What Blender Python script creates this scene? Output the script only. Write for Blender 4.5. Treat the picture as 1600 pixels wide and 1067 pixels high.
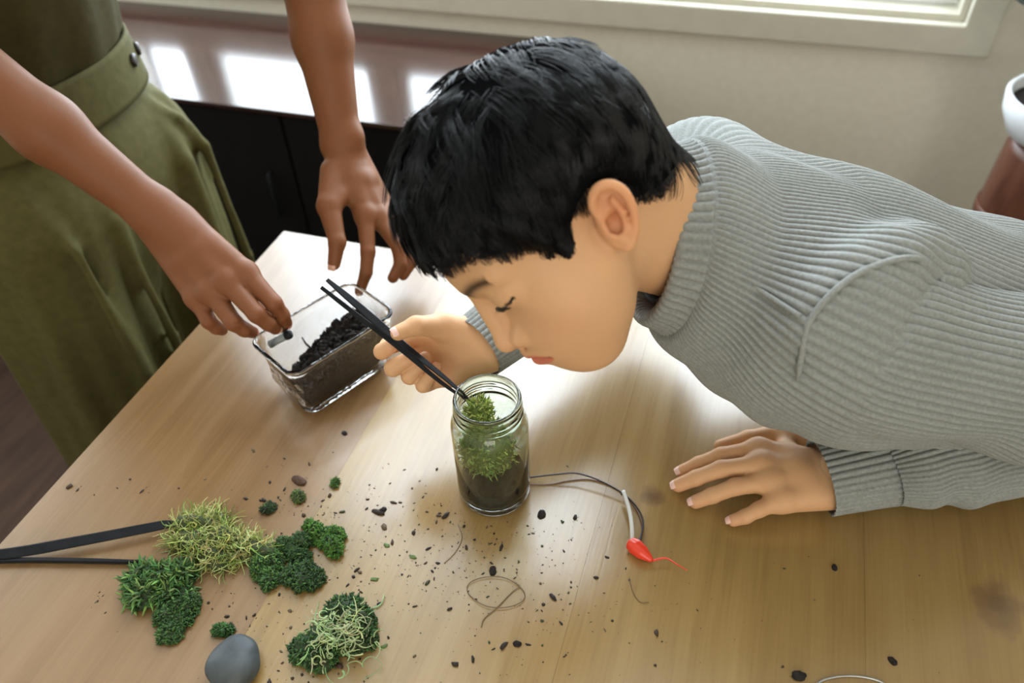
import bpy, bmesh, math, random
import numpy as np
from mathutils import Matrix, Vector

for o in list(bpy.data.objects):
    bpy.data.objects.remove(o, do_unlink=True)
SC = bpy.context.scene
COL = SC.collection

# ------------------------------------------------------------------ camera
RC = np.array([[0.952, -0.182, 0.245], [0.303, 0.658, -0.690], [-0.035, 0.731, 0.681]])
_u, _s, _v = np.linalg.svd(RC)
RC = _u @ _v                                   # camera axes in the room
TZ = 0.72                                      # height of the table top
CAM = np.array([0.0, 0.0, TZ + 0.62])
FPX = 1208.0
cam = bpy.data.cameras.new("camera")
cam.sensor_width = 36.0
cam.lens = FPX / 1600.0 * 36.0
cam.clip_start = 0.02
cam.dof.use_dof = True
cam.dof.focus_distance = 0.66
cam.dof.aperture_fstop = 4.5
co = bpy.data.objects.new("camera", cam)
m4 = Matrix.Identity(4)
for i in range(3):
    for j in range(3):
        m4[i][j] = RC[i, j]
    m4[i][3] = CAM[i]
co.matrix_world = m4
COL.objects.link(co)
SC.camera = co

# ------------------------------------------------------------------ world, daylight, exposure
w = bpy.data.worlds.new("world")
SC.world = w
w.use_nodes = True
w.node_tree.nodes["Background"].inputs[0].default_value = (0.80, 0.90, 1.0, 1)
w.node_tree.nodes["Background"].inputs[1].default_value = 1.0


def daylight(name, loc, target, sx, sy, power, col):
    l = bpy.data.lights.new(name, 'AREA')
    l.shape = 'RECTANGLE'
    l.size, l.size_y = sx, sy
    l.energy = power
    l.color = col
    o = bpy.data.objects.new(name, l)
    o.location = loc
    d = Vector(target) - Vector(loc)
    o.rotation_euler = d.to_track_quat('-Z', 'Y').to_euler()
    COL.objects.link(o)
    return o


daylight("window_daylight", (-0.72, 1.86, 2.06), (-0.72, 0.0, 2.06), 2.1, 2.56, 185, (0.83, 0.92, 1.0))
daylight("window_daylight.001", (-2.62, 0.95, 1.75), (0.0, 0.95, 1.75), 1.1, 1.4, 18, (0.86, 0.93, 1.0))
daylight("front_fill", (1.0, -2.62, 1.7), (1.0, 0, 1.7), 1.6, 1.5, 33, (1.0, 0.91, 0.78))  # added warm fill from an unseen opening behind the camera
SC.view_settings.view_transform = 'Standard'
SC.view_settings.look = 'None'
SC.view_settings.gamma = 1.0
SC.view_settings.use_curve_mapping = False
SC.view_settings.exposure = 0.16
SC.cycles.use_denoising = True
SC.cycles.max_bounces = 10
SC.cycles.transmission_bounces = 10
SC.cycles.transparent_max_bounces = 12
SC.cycles.caustics_reflective = False
SC.cycles.caustics_refractive = True
SC.cycles.blur_glossy = 1.0
SC.cycles.sample_clamp_indirect = 6.0

# ------------------------------------------------------------------ helpers: positions
A3 = lambda *p: np.array(p, float)


def ray(px, py):
    v = RC @ np.array([px - 800.0, -(py - 533.5), -FPX])
    return v / np.linalg.norm(v)


def Pz(px, py, z):
    v = ray(px, py)
    return CAM + v * ((z - CAM[2]) / v[2])


def Pt(px, py, h=0.0):
    return Pz(px, py, TZ + h)


def PY(px, py, y):
    v = ray(px, py)
    return CAM + v * ((y - CAM[1]) / v[1])


def Pd(px, py, d):
    v = RC @ np.array([px - 800.0, -(py - 533.5), -FPX]) / FPX
    return CAM + v * d


def nrm(v):
    v = np.asarray(v, float)
    return v / (np.linalg.norm(v) + 1e-12)


rng = np.random.default_rng(7)
random.seed(7)


# ------------------------------------------------------------------ helpers: objects
def tag(o, label=None, cat=None, group=None, kind=None):
    if label: o["label"] = label
    if cat: o["category"] = cat
    if group: o["group"] = group
    if kind: o["kind"] = kind
    return o


def empty(name, loc=(0, 0, 0)):
    o = bpy.data.objects.new(name, None)
    o.location = loc
    o.empty_display_size = 0.05
    COL.objects.link(o)
    return o


def link(name, me, mat, parent=None, smooth=True):
    o = bpy.data.objects.new(name, me)
    COL.objects.link(o)
    if mat is not None:
        me.materials.append(mat)
    if smooth:
        me.polygons.foreach_set("use_smooth", [True] * len(me.polygons))
    if parent is not None:
        o.parent = parent
        bpy.context.view_layer.update()
        pw = Matrix.Identity(4)
        q = parent
        loc = Vector((0, 0, 0))
        while q is not None:
            loc += q.location
            q = q.parent
        o.location = -loc                      # meshes are written in room coordinates
    return o


def mesh(name, V, F, mat, parent=None, smooth=True, cols=None):
    me = bpy.data.meshes.new(name)
    V = np.asarray(V, dtype=np.float64)
    if isinstance(F, np.ndarray):
        n, k = F.shape
        me.vertices.add(len(V))
        me.vertices.foreach_set("co", V.ravel())
        me.loops.add(n * k)
        me.loops.foreach_set("vertex_index", F.astype(np.int32).ravel())
        me.polygons.add(n)
        me.polygons.foreach_set("loop_start", np.arange(0, n * k, k, dtype=np.int32))
        me.update(calc_edges=True)
        me.validate()
    else:
        me.from_pydata([tuple(v) for v in V], [], F)
    if cols is not None:
        a = me.color_attributes.new("Col", 'FLOAT_COLOR', 'POINT')
        c4 = np.ones((len(V), 4), np.float32)
        c4[:, :3] = cols
        a.data.foreach_set("color", c4.ravel())
    return link(name, me, mat, parent, smooth)


def bm_obj(name, bm, mat, parent=None, smooth=False):
    me = bpy.data.meshes.new(name)
    bmesh.ops.recalc_face_normals(bm, faces=bm.faces)
    bm.to_mesh(me)
    bm.free()
    return link(name, me, mat, parent, smooth)


def box(name, lo, hi, mat, parent=None, bev=0.0, seg=2, rot=None):
    bm = bmesh.new()
    bmesh.ops.create_cube(bm, size=1.0)
    lo, hi = np.array(lo, float), np.array(hi, float)
    for v in bm.verts:
        v.co = Vector(lo + (np.array(v.co) + 0.5) * (hi - lo))
    if bev > 0:
        bmesh.ops.bevel(bm, geom=list(bm.edges), offset=bev, segments=seg, affect='EDGES', profile=0.5)
    if rot is not None:
        c, ang = rot
        bmesh.ops.rotate(bm, verts=bm.verts, cent=c, matrix=Matrix.Rotation(ang, 3, 'Z'))
    return bm_obj(name, bm, mat, parent, smooth=False)


def lathe(name, prof, mat, parent=None, loc=(0, 0, 0), n=64, closed=False):
    V, F = [], []
    k = len(prof)
    for i in range(n):
        a = 2 * math.pi * i / n
        for r, z in prof:
            V.append((loc[0] + r * math.cos(a), loc[1] + r * math.sin(a), loc[2] + z))
    for i in range(n):
        j = (i + 1) % n
        for q in range(k - 1 if not closed else k):
            p = (q + 1) % k
            F.append((i * k + q, j * k + q, j * k + p, i * k + p))
    return mesh(name, V, F, mat, parent)


def frames(pts):
    pts = np.asarray(pts, float)
    T = np.gradient(pts, axis=0)
    T /= np.linalg.norm(T, axis=1)[:, None] + 1e-12
    up = A3(0, 0, 1) if abs(T[0][2]) < 0.9 else A3(1, 0, 0)
    N = np.zeros_like(pts)
    n = up - T[0] * (up @ T[0])
    n /= np.linalg.norm(n)
    for i in range(len(pts)):
        n = n - T[i] * (n @ T[i])
        n /= np.linalg.norm(n) + 1e-12
        N[i] = n
    return T, N, np.cross(T, N)


def catmull(pts, n):
    pts = np.asarray(pts, float)
    P = np.vstack([2 * pts[0] - pts[1], pts, 2 * pts[-1] - pts[-2]])
    m = len(pts) - 1
    out = []
    for s in np.linspace(0, m - 1e-9, n):
        i = int(s)
        t = s - i
        p0, p1, p2, p3 = P[i], P[i + 1], P[i + 2], P[i + 3]
        out.append(0.5 * ((2 * p1) + (-p0 + p2) * t + (2 * p0 - 5 * p1 + 4 * p2 - p3) * t * t + (-p0 + 3 * p1 - 3 * p2 + p3) * t ** 3))
    return np.array(out)


def tube_vf(pts, rad, ns=8, caps=True):
    pts = np.asarray(pts, float)
    n = len(pts)
    rad = np.broadcast_to(np.asarray(rad, float), (n,))
    T, N, B = frames(pts)
    a = np.linspace(0, 2 * np.pi, ns, endpoint=False)
    V = pts[:, None, :] + rad[:, None, None] * (np.cos(a)[None, :, None] * N[:, None, :] + np.sin(a)[None, :, None] * B[:, None, :])
    V = V.reshape(-1, 3)
    F = []
    for i in range(n - 1):
        for j in range(ns):
            k = (j + 1) % ns
            F.append((i * ns + j, i * ns + k, (i + 1) * ns + k, (i + 1) * ns + j))
    if caps:
        F.append(tuple(range(ns - 1, -1, -1)))
        F.append(tuple((n - 1) * ns + j for j in range(ns)))
    return V, F


def tube(name, pts, rad, mat, parent=None, ns=8):
    V, F = tube_vf(pts, rad, ns)
    return mesh(name, V, F, mat, parent)


def strands(name, P, R, mat, parent=None, cols=None, ns=3):
    """many tapered strands in one mesh. P (s,m,3), R (s,m)"""
    P = np.asarray(P, float)
    s, m, _ = P.shape
    T = np.gradient(P, axis=1)
    T /= np.linalg.norm(T, axis=2)[..., None] + 1e-12
    up = np.array([0.31, 0.22, 0.93])
    N = np.cross(T, up)
    N /= np.linalg.norm(N, axis=2)[..., None] + 1e-9
    B = np.cross(T, N)
    a = np.linspace(0, 2 * np.pi, ns, endpoint=False)
    V = P[:, :, None, :] + R[:, :, None, None] * (np.cos(a)[None, None, :, None] * N[:, :, None, :] + np.sin(a)[None, None, :, None] * B[:, :, None, :])
    V = V.reshape(-1, 3)
    i = np.arange(s)[:, None, None]
    q = np.arange(m - 1)[None, :, None]
    j = np.arange(ns)[None, None, :]
    k = (j + 1) % ns
    base = i * m * ns
    F = np.stack([base + q * ns + j, base + q * ns + k, base + (q + 1) * ns + k, base + (q + 1) * ns + j], -1).reshape(-1, 4)
    c = None
    if cols is not None:
        c = np.repeat(cols, m * ns, axis=0) if cols.ndim == 2 else np.repeat(cols.reshape(-1, 3), ns, axis=0)
    return mesh(name, V, F, mat, parent, cols=c)


# ------------------------------------------------------------------ helpers: signed-distance modelling
class Cone:
    def __init__(s, a, b, ra, rb):
        s.a, s.b, s.ra, s.rb = np.array(a, float), np.array(b, float), ra, rb
        s.c = (s.a + s.b) / 2
        s.R = np.linalg.norm(s.b - s.a) / 2 + max(ra, rb)

    def ev(s, P, bc, br):
        ab = s.b - s.a
        t = np.clip(((P - s.a) @ ab) / (ab @ ab + 1e-12), 0, 1)
        d = P - (s.a + t[:, None] * ab)
        return np.sqrt((d * d).sum(1)) - (s.ra + t * (s.rb - s.ra))


class Ell:
    def __init__(s, c, r, M=None):
        s.c, s.r = np.array(c, float), np.array(r, float)
        s.M = np.eye(3) if M is None else np.array(M, float)    # columns are the axes
        s.R = s.r.max()

    def ev(s, P, bc, br):
        q = (P - s.c) @ s.M
        k0 = np.sqrt(((q / s.r) ** 2).sum(1))
        k1 = np.sqrt(((q / (s.r * s.r)) ** 2).sum(1)) + 1e-9
        return np.where(k0 < 1e-4, -s.r.min(), k0 * (k0 - 1) / k1)


def Sph(c, r):
    return Ell(c, (r, r, r))


class Uni:
    def __init__(s, ch, k=0.0):
        s.ch, s.k = ch, k
        s.C_ = np.array([c.c for c in ch])
        s.R_ = np.array([c.R for c in ch])
        s.c = s.C_.mean(0)
        s.R = max(np.linalg.norm(c.c - s.c) + c.R for c in ch)

    def ev(s, P, bc, br):
        d = None
        dv = s.C_ - bc
        gaps = np.sqrt((dv * dv).sum(1)) - s.R_ - br
        near = np.nonzero(gaps <= 0.012 + s.k)[0]
        for i in near:
            e = s.ch[i].ev(P, bc, br)
            if d is None:
                d = e
            elif s.k <= 0:
                d = np.minimum(d, e)
            else:
                h = np.clip(0.5 + 0.5 * (d - e) / s.k, 0, 1)
                d = d + (e - d) * h - s.k * h * (1 - h)
        if d is None:
            d = np.full(len(P), max(gaps.min(), 0.012))
        elif br == 0 and len(near) < len(gaps):
            d = np.minimum(d, gaps[gaps > 0.012 + s.k].min())
        return d


class Disp:
    def __init__(s, base, fn):
        s.base, s.fn, s.c, s.R = base, fn, base.c, base.R + 0.01

    def ev(s, P, bc, br):
        return s.base.ev(P, bc, br) - s.fn(P)


class Sub:
    """base minus cutters, softly"""
    def __init__(s, base, cut, k):
        s.base, s.cut, s.k = base, cut, k
        s.c, s.R = base.c, base.R

    def ev(s, P, bc, br):
        d = s.base.ev(P, bc, br)
        for c, k in zip(s.cut, s.k if isinstance(s.k, (list, tuple)) else [s.k] * len(s.cut)):
            if np.linalg.norm(c.c - bc) - c.R - br > 0.01 + 2 * k:
                continue
            e = -c.ev(P, bc, br)
            h = np.clip(0.5 - 0.5 * (d - e) / k, 0, 1)
            d = d + (e - d) * h + k * h * (1 - h)
        return d


def surface(sdf, h, B=14, relax=1):
    """naive surface nets on sparse blocks -> V, F(quads)"""
    lo = sdf.c - sdf.R - 3 * h
    n = np.ceil((2 * sdf.R + 6 * h) / h).astype(int)
    nb = int(np.ceil(n / B))
    S = np.int64(nb * B + 8)
    offs = np.array([[i, j, k] for i in (0, 1) for j in (0, 1) for k in (0, 1)])
    g1 = np.arange(B + 1)
    GX, GY, GZ = np.meshgrid(g1, g1, g1, indexing='ij')
    G = np.stack([GX, GY, GZ], -1).reshape(-1, 3)
    br = B * h * math.sqrt(3) / 2
    # hierarchical search for blocks near the surface
    stack = [(0, 0, 0, 1 << max(0, math.ceil(math.log2(max(nb, 1)))))]
    blocks = []
    while stack:
        cx, cy, cz, sz = stack.pop()
        if cx >= nb or cy >= nb or cz >= nb:
            continue
        ctr = lo + (np.array([cx, cy, cz]) + sz / 2) * B * h
        rad = sz * br
        d = sdf.ev(ctr[None, :], ctr, 0)[0]
        if abs(d) > rad * 1.2 + 0.006:
            continue
        if sz == 1:
            if abs(sdf.ev(ctr[None, :], ctr, br)[0]) < br * 1.03 + 0.0005:
                blocks.append((cx, cy, cz))
        else:
            q = sz // 2
            for o_ in offs:
                stack.append((cx + o_[0] * q, cy + o_[1] * q, cz + o_[2] * q, q))
    keys, pos, quads = [], [], []
    for b in blocks:
        b0 = np.array(b) * B
        P = lo + (G + b0) * h
        D = sdf.ev(P, lo + (b0 + B / 2) * h, br).reshape(B + 1, B + 1, B + 1)
        ins = D < 0
        if ins.all() or not ins.any():
            continue
        cs = sum(ins[o_[0]:o_[0] + B, o_[1]:o_[1] + B, o_[2]:o_[2] + B].astype(np.int8) for o_ in offs)
        act = np.argwhere((cs > 0) & (cs < 8))
        if len(act) == 0:
            continue
        acc = np.zeros((len(act), 3))
        cnt = np.zeros(len(act))
        for ax in range(3):
            for o_ in offs:
                if o_[ax] == 1:
                    continue
                e = o_.copy(); e[ax] = 1
                d0 = D[act[:, 0] + o_[0], act[:, 1] + o_[1], act[:, 2] + o_[2]]
                d1 = D[act[:, 0] + e[0], act[:, 1] + e[1], act[:, 2] + e[2]]
                cr = (d0 < 0) != (d1 < 0)
                t = np.where(cr, d0 / np.where(cr, d0 - d1, 1), 0)
                p = np.repeat(o_[None, :].astype(float), len(act), 0)
                p[:, ax] = t
                acc += np.where(cr[:, None], p, 0)
                cnt += cr
        pos.append(lo + (act + b0 + acc / cnt[:, None]) * h)
        gk = act + b0
        keys.append((gk[:, 0].astype(np.int64) * S + gk[:, 1]) * S + gk[:, 2])
        for ax in range(3):
            sl0 = [slice(0, B)] * 3
            sl1 = [slice(0, B)] * 3
            sl1[ax] = slice(1, B + 1)
            i0, i1 = ins[tuple(sl0)], ins[tuple(sl1)]
            e = np.argwhere(i0 != i1)
            if len(e) == 0:
                continue
            flip = i0[e[:, 0], e[:, 1], e[:, 2]]
            g = e + b0
            u_, v_ = (ax + 1) % 3, (ax + 2) % 3
            def K(du, dv):
                q = g.copy(); q[:, u_] -= du; q[:, v_] -= dv
                return (q[:, 0].astype(np.int64) * S + q[:, 1]) * S + q[:, 2]
            Q = np.stack([K(0, 0), K(1, 0), K(1, 1), K(0, 1)], 1)
            Q = np.where(flip[:, None], Q, Q[:, ::-1])
            quads.append(Q)
    keys = np.concatenate(keys); pos = np.concatenate(pos); quads = np.concatenate(quads)
    o_ = np.argsort(keys)
    keys, pos = keys[o_], pos[o_]
    idx = np.searchsorted(keys, quads)
    idx = np.clip(idx, 0, len(keys) - 1)
    ok = (keys[idx] == quads).all(1)
    F = idx[ok]
    for _ in range(relax):
        acc = np.zeros_like(pos); cnt = np.zeros(len(pos))
        for a, b in ((0, 1), (1, 2), (2, 3), (3, 0)):
            np.add.at(acc, F[:, a], pos[F[:, b]]); np.add.at(cnt, F[:, a], 1)
            np.add.at(acc, F[:, b], pos[F[:, a]]); np.add.at(cnt, F[:, b], 1)
        pos = pos * 0.5 + 0.5 * acc / np.maximum(cnt, 1)[:, None]
    return pos, F


def sdf_at(sdf, P):
    return sdf.ev(P, P.mean(0), np.linalg.norm(P - P.mean(0), axis=1).max() + 1e-6)


# ------------------------------------------------------------------ helpers: materials
def mat(name, col=(0.8, 0.8, 0.8), rough=0.5, **kw):
    m = bpy.data.materials.new(name)
    m.use_nodes = True
    b = m.node_tree.nodes["Principled BSDF"]
    b.inputs["Base Color"].default_value = (*col, 1)
    b.inputs["Roughness"].default_value = rough
    for k, v in kw.items():
        b.inputs[k].default_value = v
    return m


def nodes(m):
    t = m.node_tree
    return t, t.nodes, t.links, t.nodes["Principled BSDF"]


def ramp(t, stops):
    r = t.nodes.new("ShaderNodeValToRGB")
    e = r.color_ramp.elements
    while len(e) < len(stops):
        e.new(0.5)
    for i, (p, c) in enumerate(stops):
        e[i].position = p
        e[i].color = (*c, 1)
    return r


def noise_mat(name, stops, scale=20.0, rough=0.6, detail=6, bump=0.0, bscale=None, stretch=None, dist=0.002, **kw):
    m = mat(name, rough=rough, **kw)
    t, N, L, b = nodes(m)
    tc = N.new("ShaderNodeTexCoord")
    mp = N.new("ShaderNodeMapping")
    if stretch: mp.inputs["Scale"].default_value = stretch
    L.new(tc.outputs["Object"], mp.inputs[0])
    n = N.new("ShaderNodeTexNoise")
    n.inputs["Scale"].default_value = scale
    n.inputs["Detail"].default_value = detail
    L.new(mp.outputs[0], n.inputs["Vector"])
    r = ramp(t, stops)
    L.new(n.outputs["Fac"], r.inputs[0])
    L.new(r.outputs[0], b.inputs["Base Color"])
    if bump:
        n2 = N.new("ShaderNodeTexNoise")
        n2.inputs["Scale"].default_value = bscale or scale * 3
        n2.inputs["Detail"].default_value = 5
        L.new(mp.outputs[0], n2.inputs["Vector"])
        bp = N.new("ShaderNodeBump")
        bp.inputs["Strength"].default_value = bump
        bp.inputs["Distance"].default_value = dist
        L.new(n2.outputs["Fac"], bp.inputs["Height"])
        L.new(bp.outputs[0], b.inputs["Normal"])
    return m


def col_mat(name, rough=0.6, **kw):
    m = mat(name, rough=rough, **kw)
    t, N, L, b = nodes(m)
    a = N.new("ShaderNodeVertexColor")
    a.layer_name = "Col"
    L.new(a.outputs[0], b.inputs["Base Color"])
    return m


def skin_mat(name):
    m = col_mat(name, rough=0.5)
    t, N, L, b = nodes(m)
    b.inputs["Subsurface Weight"].default_value = 0.18
    b.inputs["Subsurface Radius"].default_value = (1.0, 0.35, 0.18)
    b.inputs["Subsurface Scale"].default_value = 0.006
    b.inputs["Specular IOR Level"].default_value = 0.22
    tc = N.new("ShaderNodeTexCoord")
    n = N.new("ShaderNodeTexNoise")
    n.inputs["Scale"].default_value = 260
    n.inputs["Detail"].default_value = 3
    L.new(tc.outputs["Object"], n.inputs["Vector"])
    bp = N.new("ShaderNodeBump")
    bp.inputs["Strength"].default_value = 0.10
    bp.inputs["Distance"].default_value = 0.001
    L.new(n.outputs["Fac"], bp.inputs["Height"])
    L.new(bp.outputs[0], b.inputs["Normal"])
    return m


def wood_mat(name, light, mid, dark, rough=0.3, ior=1.6, knots=(), seed=0.0, grain=1.0):
    """plank wood: grain runs along Y; darker knots at given points (x, y, radius)"""
    m = mat(name, rough=rough)
    t, N, L, b = nodes(m)
    b.inputs["IOR"].default_value = ior
    tc = N.new("ShaderNodeTexCoord")
    mp = N.new("ShaderNodeMapping")
    mp.inputs["Location"].default_value = (seed, seed * 1.7, 0)
    mp.inputs["Scale"].default_value = (14 * grain, 1.1, 1)
    L.new(tc.outputs["Object"], mp.inputs[0])
    n1 = N.new("ShaderNodeTexNoise")
    n1.inputs["Scale"].default_value = 2.2
    n1.inputs["Detail"].default_value = 8
    n1.inputs["Distortion"].default_value = 0.6
    L.new(mp.outputs[0], n1.inputs["Vector"])
    mp2 = N.new("ShaderNodeMapping")
    mp2.inputs["Scale"].default_value = (230, 7, 1)
    L.new(tc.outputs["Object"], mp2.inputs[0])
    n2 = N.new("ShaderNodeTexNoise")
    n2.inputs["Scale"].default_value = 1.6
    n2.inputs["Detail"].default_value = 5
    L.new(mp2.outputs[0], n2.inputs["Vector"])
    mix = N.new("ShaderNodeMix")
    mix.data_type = 'FLOAT'
    mix.inputs[0].default_value = 0.30
    L.new(n1.outputs["Fac"], mix.inputs[2])
    L.new(n2.outputs["Fac"], mix.inputs[3])
    r = ramp(t, [(0.24, dark), (0.50, mid), (0.76, light)])
    L.new(mix.outputs[0], r.inputs[0])
    col = r.outputs[0]
    for (kx, ky, kr) in knots:
        sep = N.new("ShaderNodeVectorMath"); sep.operation = 'SUBTRACT'
        sep.inputs[1].default_value = (kx, ky, TZ)
        nz = N.new("ShaderNodeTexNoise"); nz.inputs["Scale"].default_value = 60; nz.inputs["Detail"].default_value = 3
        L.new(tc.outputs["Object"], nz.inputs["Vector"])
        L.new(tc.outputs["Object"], sep.inputs[0])
        sc = N.new("ShaderNodeVectorMath"); sc.operation = 'MULTIPLY'
        sc.inputs[1].default_value = (1 / kr, 0.8 / kr, 0)
        L.new(sep.outputs[0], sc.inputs[0])
        ln = N.new("ShaderNodeVectorMath"); ln.operation = 'LENGTH'
        L.new(sc.outputs[0], ln.inputs[0])
        ad = N.new("ShaderNodeMath"); ad.operation = 'MULTIPLY_ADD'
        L.new(nz.outputs["Fac"], ad.inputs[0]); ad.inputs[1].default_value = 1.2
        L.new(ln.outputs["Value"], ad.inputs[2])
        kr_ = ramp(t, [(0.45, (1, 1, 1)), (0.75, (0.55, 0.55, 0.55)), (1.0, (0, 0, 0))])
        sb = N.new("ShaderNodeMath"); sb.operation = 'MULTIPLY'; sb.inputs[1].default_value = 0.6
        L.new(ad.outputs[0], sb.inputs[0])
        L.new(sb.outputs[0], kr_.inputs[0])
        mx = N.new("ShaderNodeMix"); mx.data_type = 'RGBA'
        mf = N.new("ShaderNodeMath"); mf.operation = 'MULTIPLY'; mf.inputs[1].default_value = 0.75
        L.new(kr_.outputs[0], mf.inputs[0])
        L.new(mf.outputs[0], mx.inputs[0])
        L.new(col, mx.inputs[6]); mx.inputs[7].default_value = (0.10, 0.045, 0.02, 1)
        col = mx.outputs[2]
    L.new(col, b.inputs["Base Color"])
    rr = N.new("ShaderNodeMapRange")
    rr.inputs[3].default_value = rough - 0.05
    rr.inputs[4].default_value = rough + 0.10
    L.new(n1.outputs["Fac"], rr.inputs[0])
    L.new(rr.outputs[0], b.inputs["Roughness"])
    bp = N.new("ShaderNodeBump")
    bp.inputs["Strength"].default_value = 0.12
    bp.inputs["Distance"].default_value = 0.0005
    L.new(n2.outputs["Fac"], bp.inputs["Height"])
    L.new(bp.outputs[0], b.inputs["Normal"])
    return m


def glass_mat(name, col=(1, 1, 1), rough=0.0, ior=1.45):
    m = mat(name, col, rough)
    b = nodes(m)[3]
    b.inputs["Transmission Weight"].default_value = 1.0
    b.inputs["IOR"].default_value = ior
    return m


M_WALL = noise_mat("wall_paint", [(0.3, (0.74, 0.69, 0.58)), (0.7, (0.79, 0.74, 0.63))], 60, 0.75, bump=0.25, bscale=300)
M_TRIM = noise_mat("trim_paint", [(0.3, (0.56, 0.53, 0.44)), (0.7, (0.60, 0.57, 0.47))], 30, 0.5)
M_SASH = mat("white_sash", (0.80, 0.82, 0.80), 0.4)
M_CEIL = mat("ceiling_paint", (0.75, 0.74, 0.70), 0.9)
M_FLOOR = noise_mat("floor_wood", [(0.3, (0.026, 0.013, 0.008)), (0.7, (0.055, 0.028, 0.016))], 6, 0.6, stretch=(8, 1, 1), **{"Specular IOR Level": 0.15})
def thin_mat(name, col, refl, rough=0.02, bump=None):
    """thin clear sheet: lets light straight through, reflects a little"""
    m = bpy.data.materials.new(name)
    m.use_nodes = True
    t = m.node_tree
    t.nodes.remove(t.nodes["Principled BSDF"])
    tr = t.nodes.new("ShaderNodeBsdfTransparent"); tr.inputs[0].default_value = (*col, 1)
    gl = t.nodes.new("ShaderNodeBsdfGlossy"); gl.inputs["Roughness"].default_value = rough
    mx = t.nodes.new("ShaderNodeMixShader")
    mx.inputs[0].default_value = refl
    t.links.new(tr.outputs[0], mx.inputs[1]); t.links.new(gl.outputs[0], mx.inputs[2])
    t.links.new(mx.outputs[0], t.nodes["Material Output"].inputs[0])
    if bump:
        tc = t.nodes.new("ShaderNodeTexCoord"); nz = t.nodes.new("ShaderNodeTexNoise"); nz.inputs["Scale"].default_value = bump[0]
        t.links.new(tc.outputs["Object"], nz.inputs["Vector"])
        bp = t.nodes.new("ShaderNodeBump"); bp.inputs["Strength"].default_value = bump[1]; bp.inputs["Distance"].default_value = bump[2]
        t.links.new(nz.outputs["Fac"], bp.inputs["Height"])
        t.links.new(bp.outputs[0], gl.inputs["Normal"])
    return m


M_PANE = thin_mat("window_glass", (0.97, 0.98, 0.98), 0.04)
M_BLACK = noise_mat("black_plastic", [(0.3, (0.010, 0.011, 0.013)), (0.7, (0.016, 0.017, 0.020))], 80, 0.35, **{"Specular IOR Level": 0.12})
M_CABTOP = noise_mat("lacquered_wood", [(0.3, (0.026, 0.011, 0.009)), (0.7, (0.050, 0.020, 0.016))], 5, 0.14, stretch=(1, 9, 1), IOR=1.75)
M_CABFRONT = noise_mat("dark_front", [(0.3, (0.004, 0.004, 0.004)), (0.7, (0.007, 0.006, 0.006))], 5, 0.75, **{"Specular IOR Level": 0.12})

# ================================================================== structure
WY = 1.68                                     # window wall
WX0, WX1, WZ0, WZ1 = -1.76, 0.355, 0.745, 3.34   # opening of the window
RX0, RX1, RY0, RH = -2.45, 1.9, -2.45, 3.55


def wall_with_hole(name, axis, at, th, a0, a1, z0, z1, h):
    """a wall slab with one rectangular opening h=(a0,a1,z0,z1) or None"""
    bm = bmesh.new()
    rects = [(a0, a1, z0, z1)] if h is None else [(a0, h[0], z0, z1), (h[1], a1, z0, z1), (h[0], h[1], z0, h[2]), (h[0], h[1], h[3], z1)]
    for (p, q, r, s) in rects:
        g = bmesh.ops.create_cube(bm, size=1.0)['verts']
        for v in g:
            a = p + (v.co.x + 0.5) * (q - p)
            t = at + (v.co.y + 0.5) * th
            z = r + (v.co.z + 0.5) * (s - r)
            v.co = Vector((a, t, z)) if axis == 'y' else Vector((t, a, z))
    return tag(bm_obj(name, bm, M_WALL), kind="structure")


wall_with_hole("wall_back", 'y', WY, 0.14, RX0 - 0.14, RX1 + 0.14, 0, RH, (WX0, WX1, WZ0, WZ1))
wall_with_hole("wall_left", 'x', RX0 - 0.14, 0.14, RY0, WY, 0, RH, (0.38, 1.52, 1.02, 2.46))
wall_with_hole("wall_right", 'x', RX1, 0.14, RY0, WY, 0, RH, None)
wall_with_hole("wall_front", 'y', RY0 - 0.14, 0.14, RX0 - 0.14, RX1 + 0.14, 0, RH, (0.15, 1.82, 0.93, 2.47))
tag(box("floor", (RX0 - 0.14, RY0 - 0.14, -0.06), (RX1 + 0.14, WY + 0.14, 0.0), M_FLOOR), kind="structure")
tag(box("ceiling", (RX0 - 0.14, RY0 - 0.14, RH), (RX1 + 0.14, WY + 0.14, RH + 0.06), M_CEIL), kind="structure")
tag(box("baseboard_back", (-0.30, WY - 0.014, 0.0), (RX1, WY - 0.001, 0.08), M_TRIM, bev=0.004), kind="structure")


def frame_ring(name, x0, x1, z0, z1, wdt, y0, y1, m, parent, bev=0.004):
    """rectangular ring of four mitred bars in an XZ plane"""
    bm = bmesh.new()
    o = [(x0 - wdt, z0 - wdt), (x1 + wdt, z0 - wdt), (x1 + wdt, z1 + wdt), (x0 - wdt, z1 + wdt)]
    i = [(x0, z0), (x1, z0), (x1, z1), (x0, z1)]
    R_ = []
    for (pts, y) in ((o, y0), (i, y0), (o, y1), (i, y1)):
        R_.append([bm.verts.new((p[0], y, p[1])) for p in pts])
    for k in range(4):
        j = (k + 1) % 4
        for a, b in ((0, 1), (1, 3), (3, 2), (2, 0)):
            bm.faces.new((R_[a][k], R_[a][j], R_[b][j], R_[b][k]))
    bmesh.ops.bevel(bm, geom=list(bm.edges), offset=bev, segments=2, affect='EDGES', profile=0.5)
    return bm_obj(name, bm, m, parent)


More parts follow.
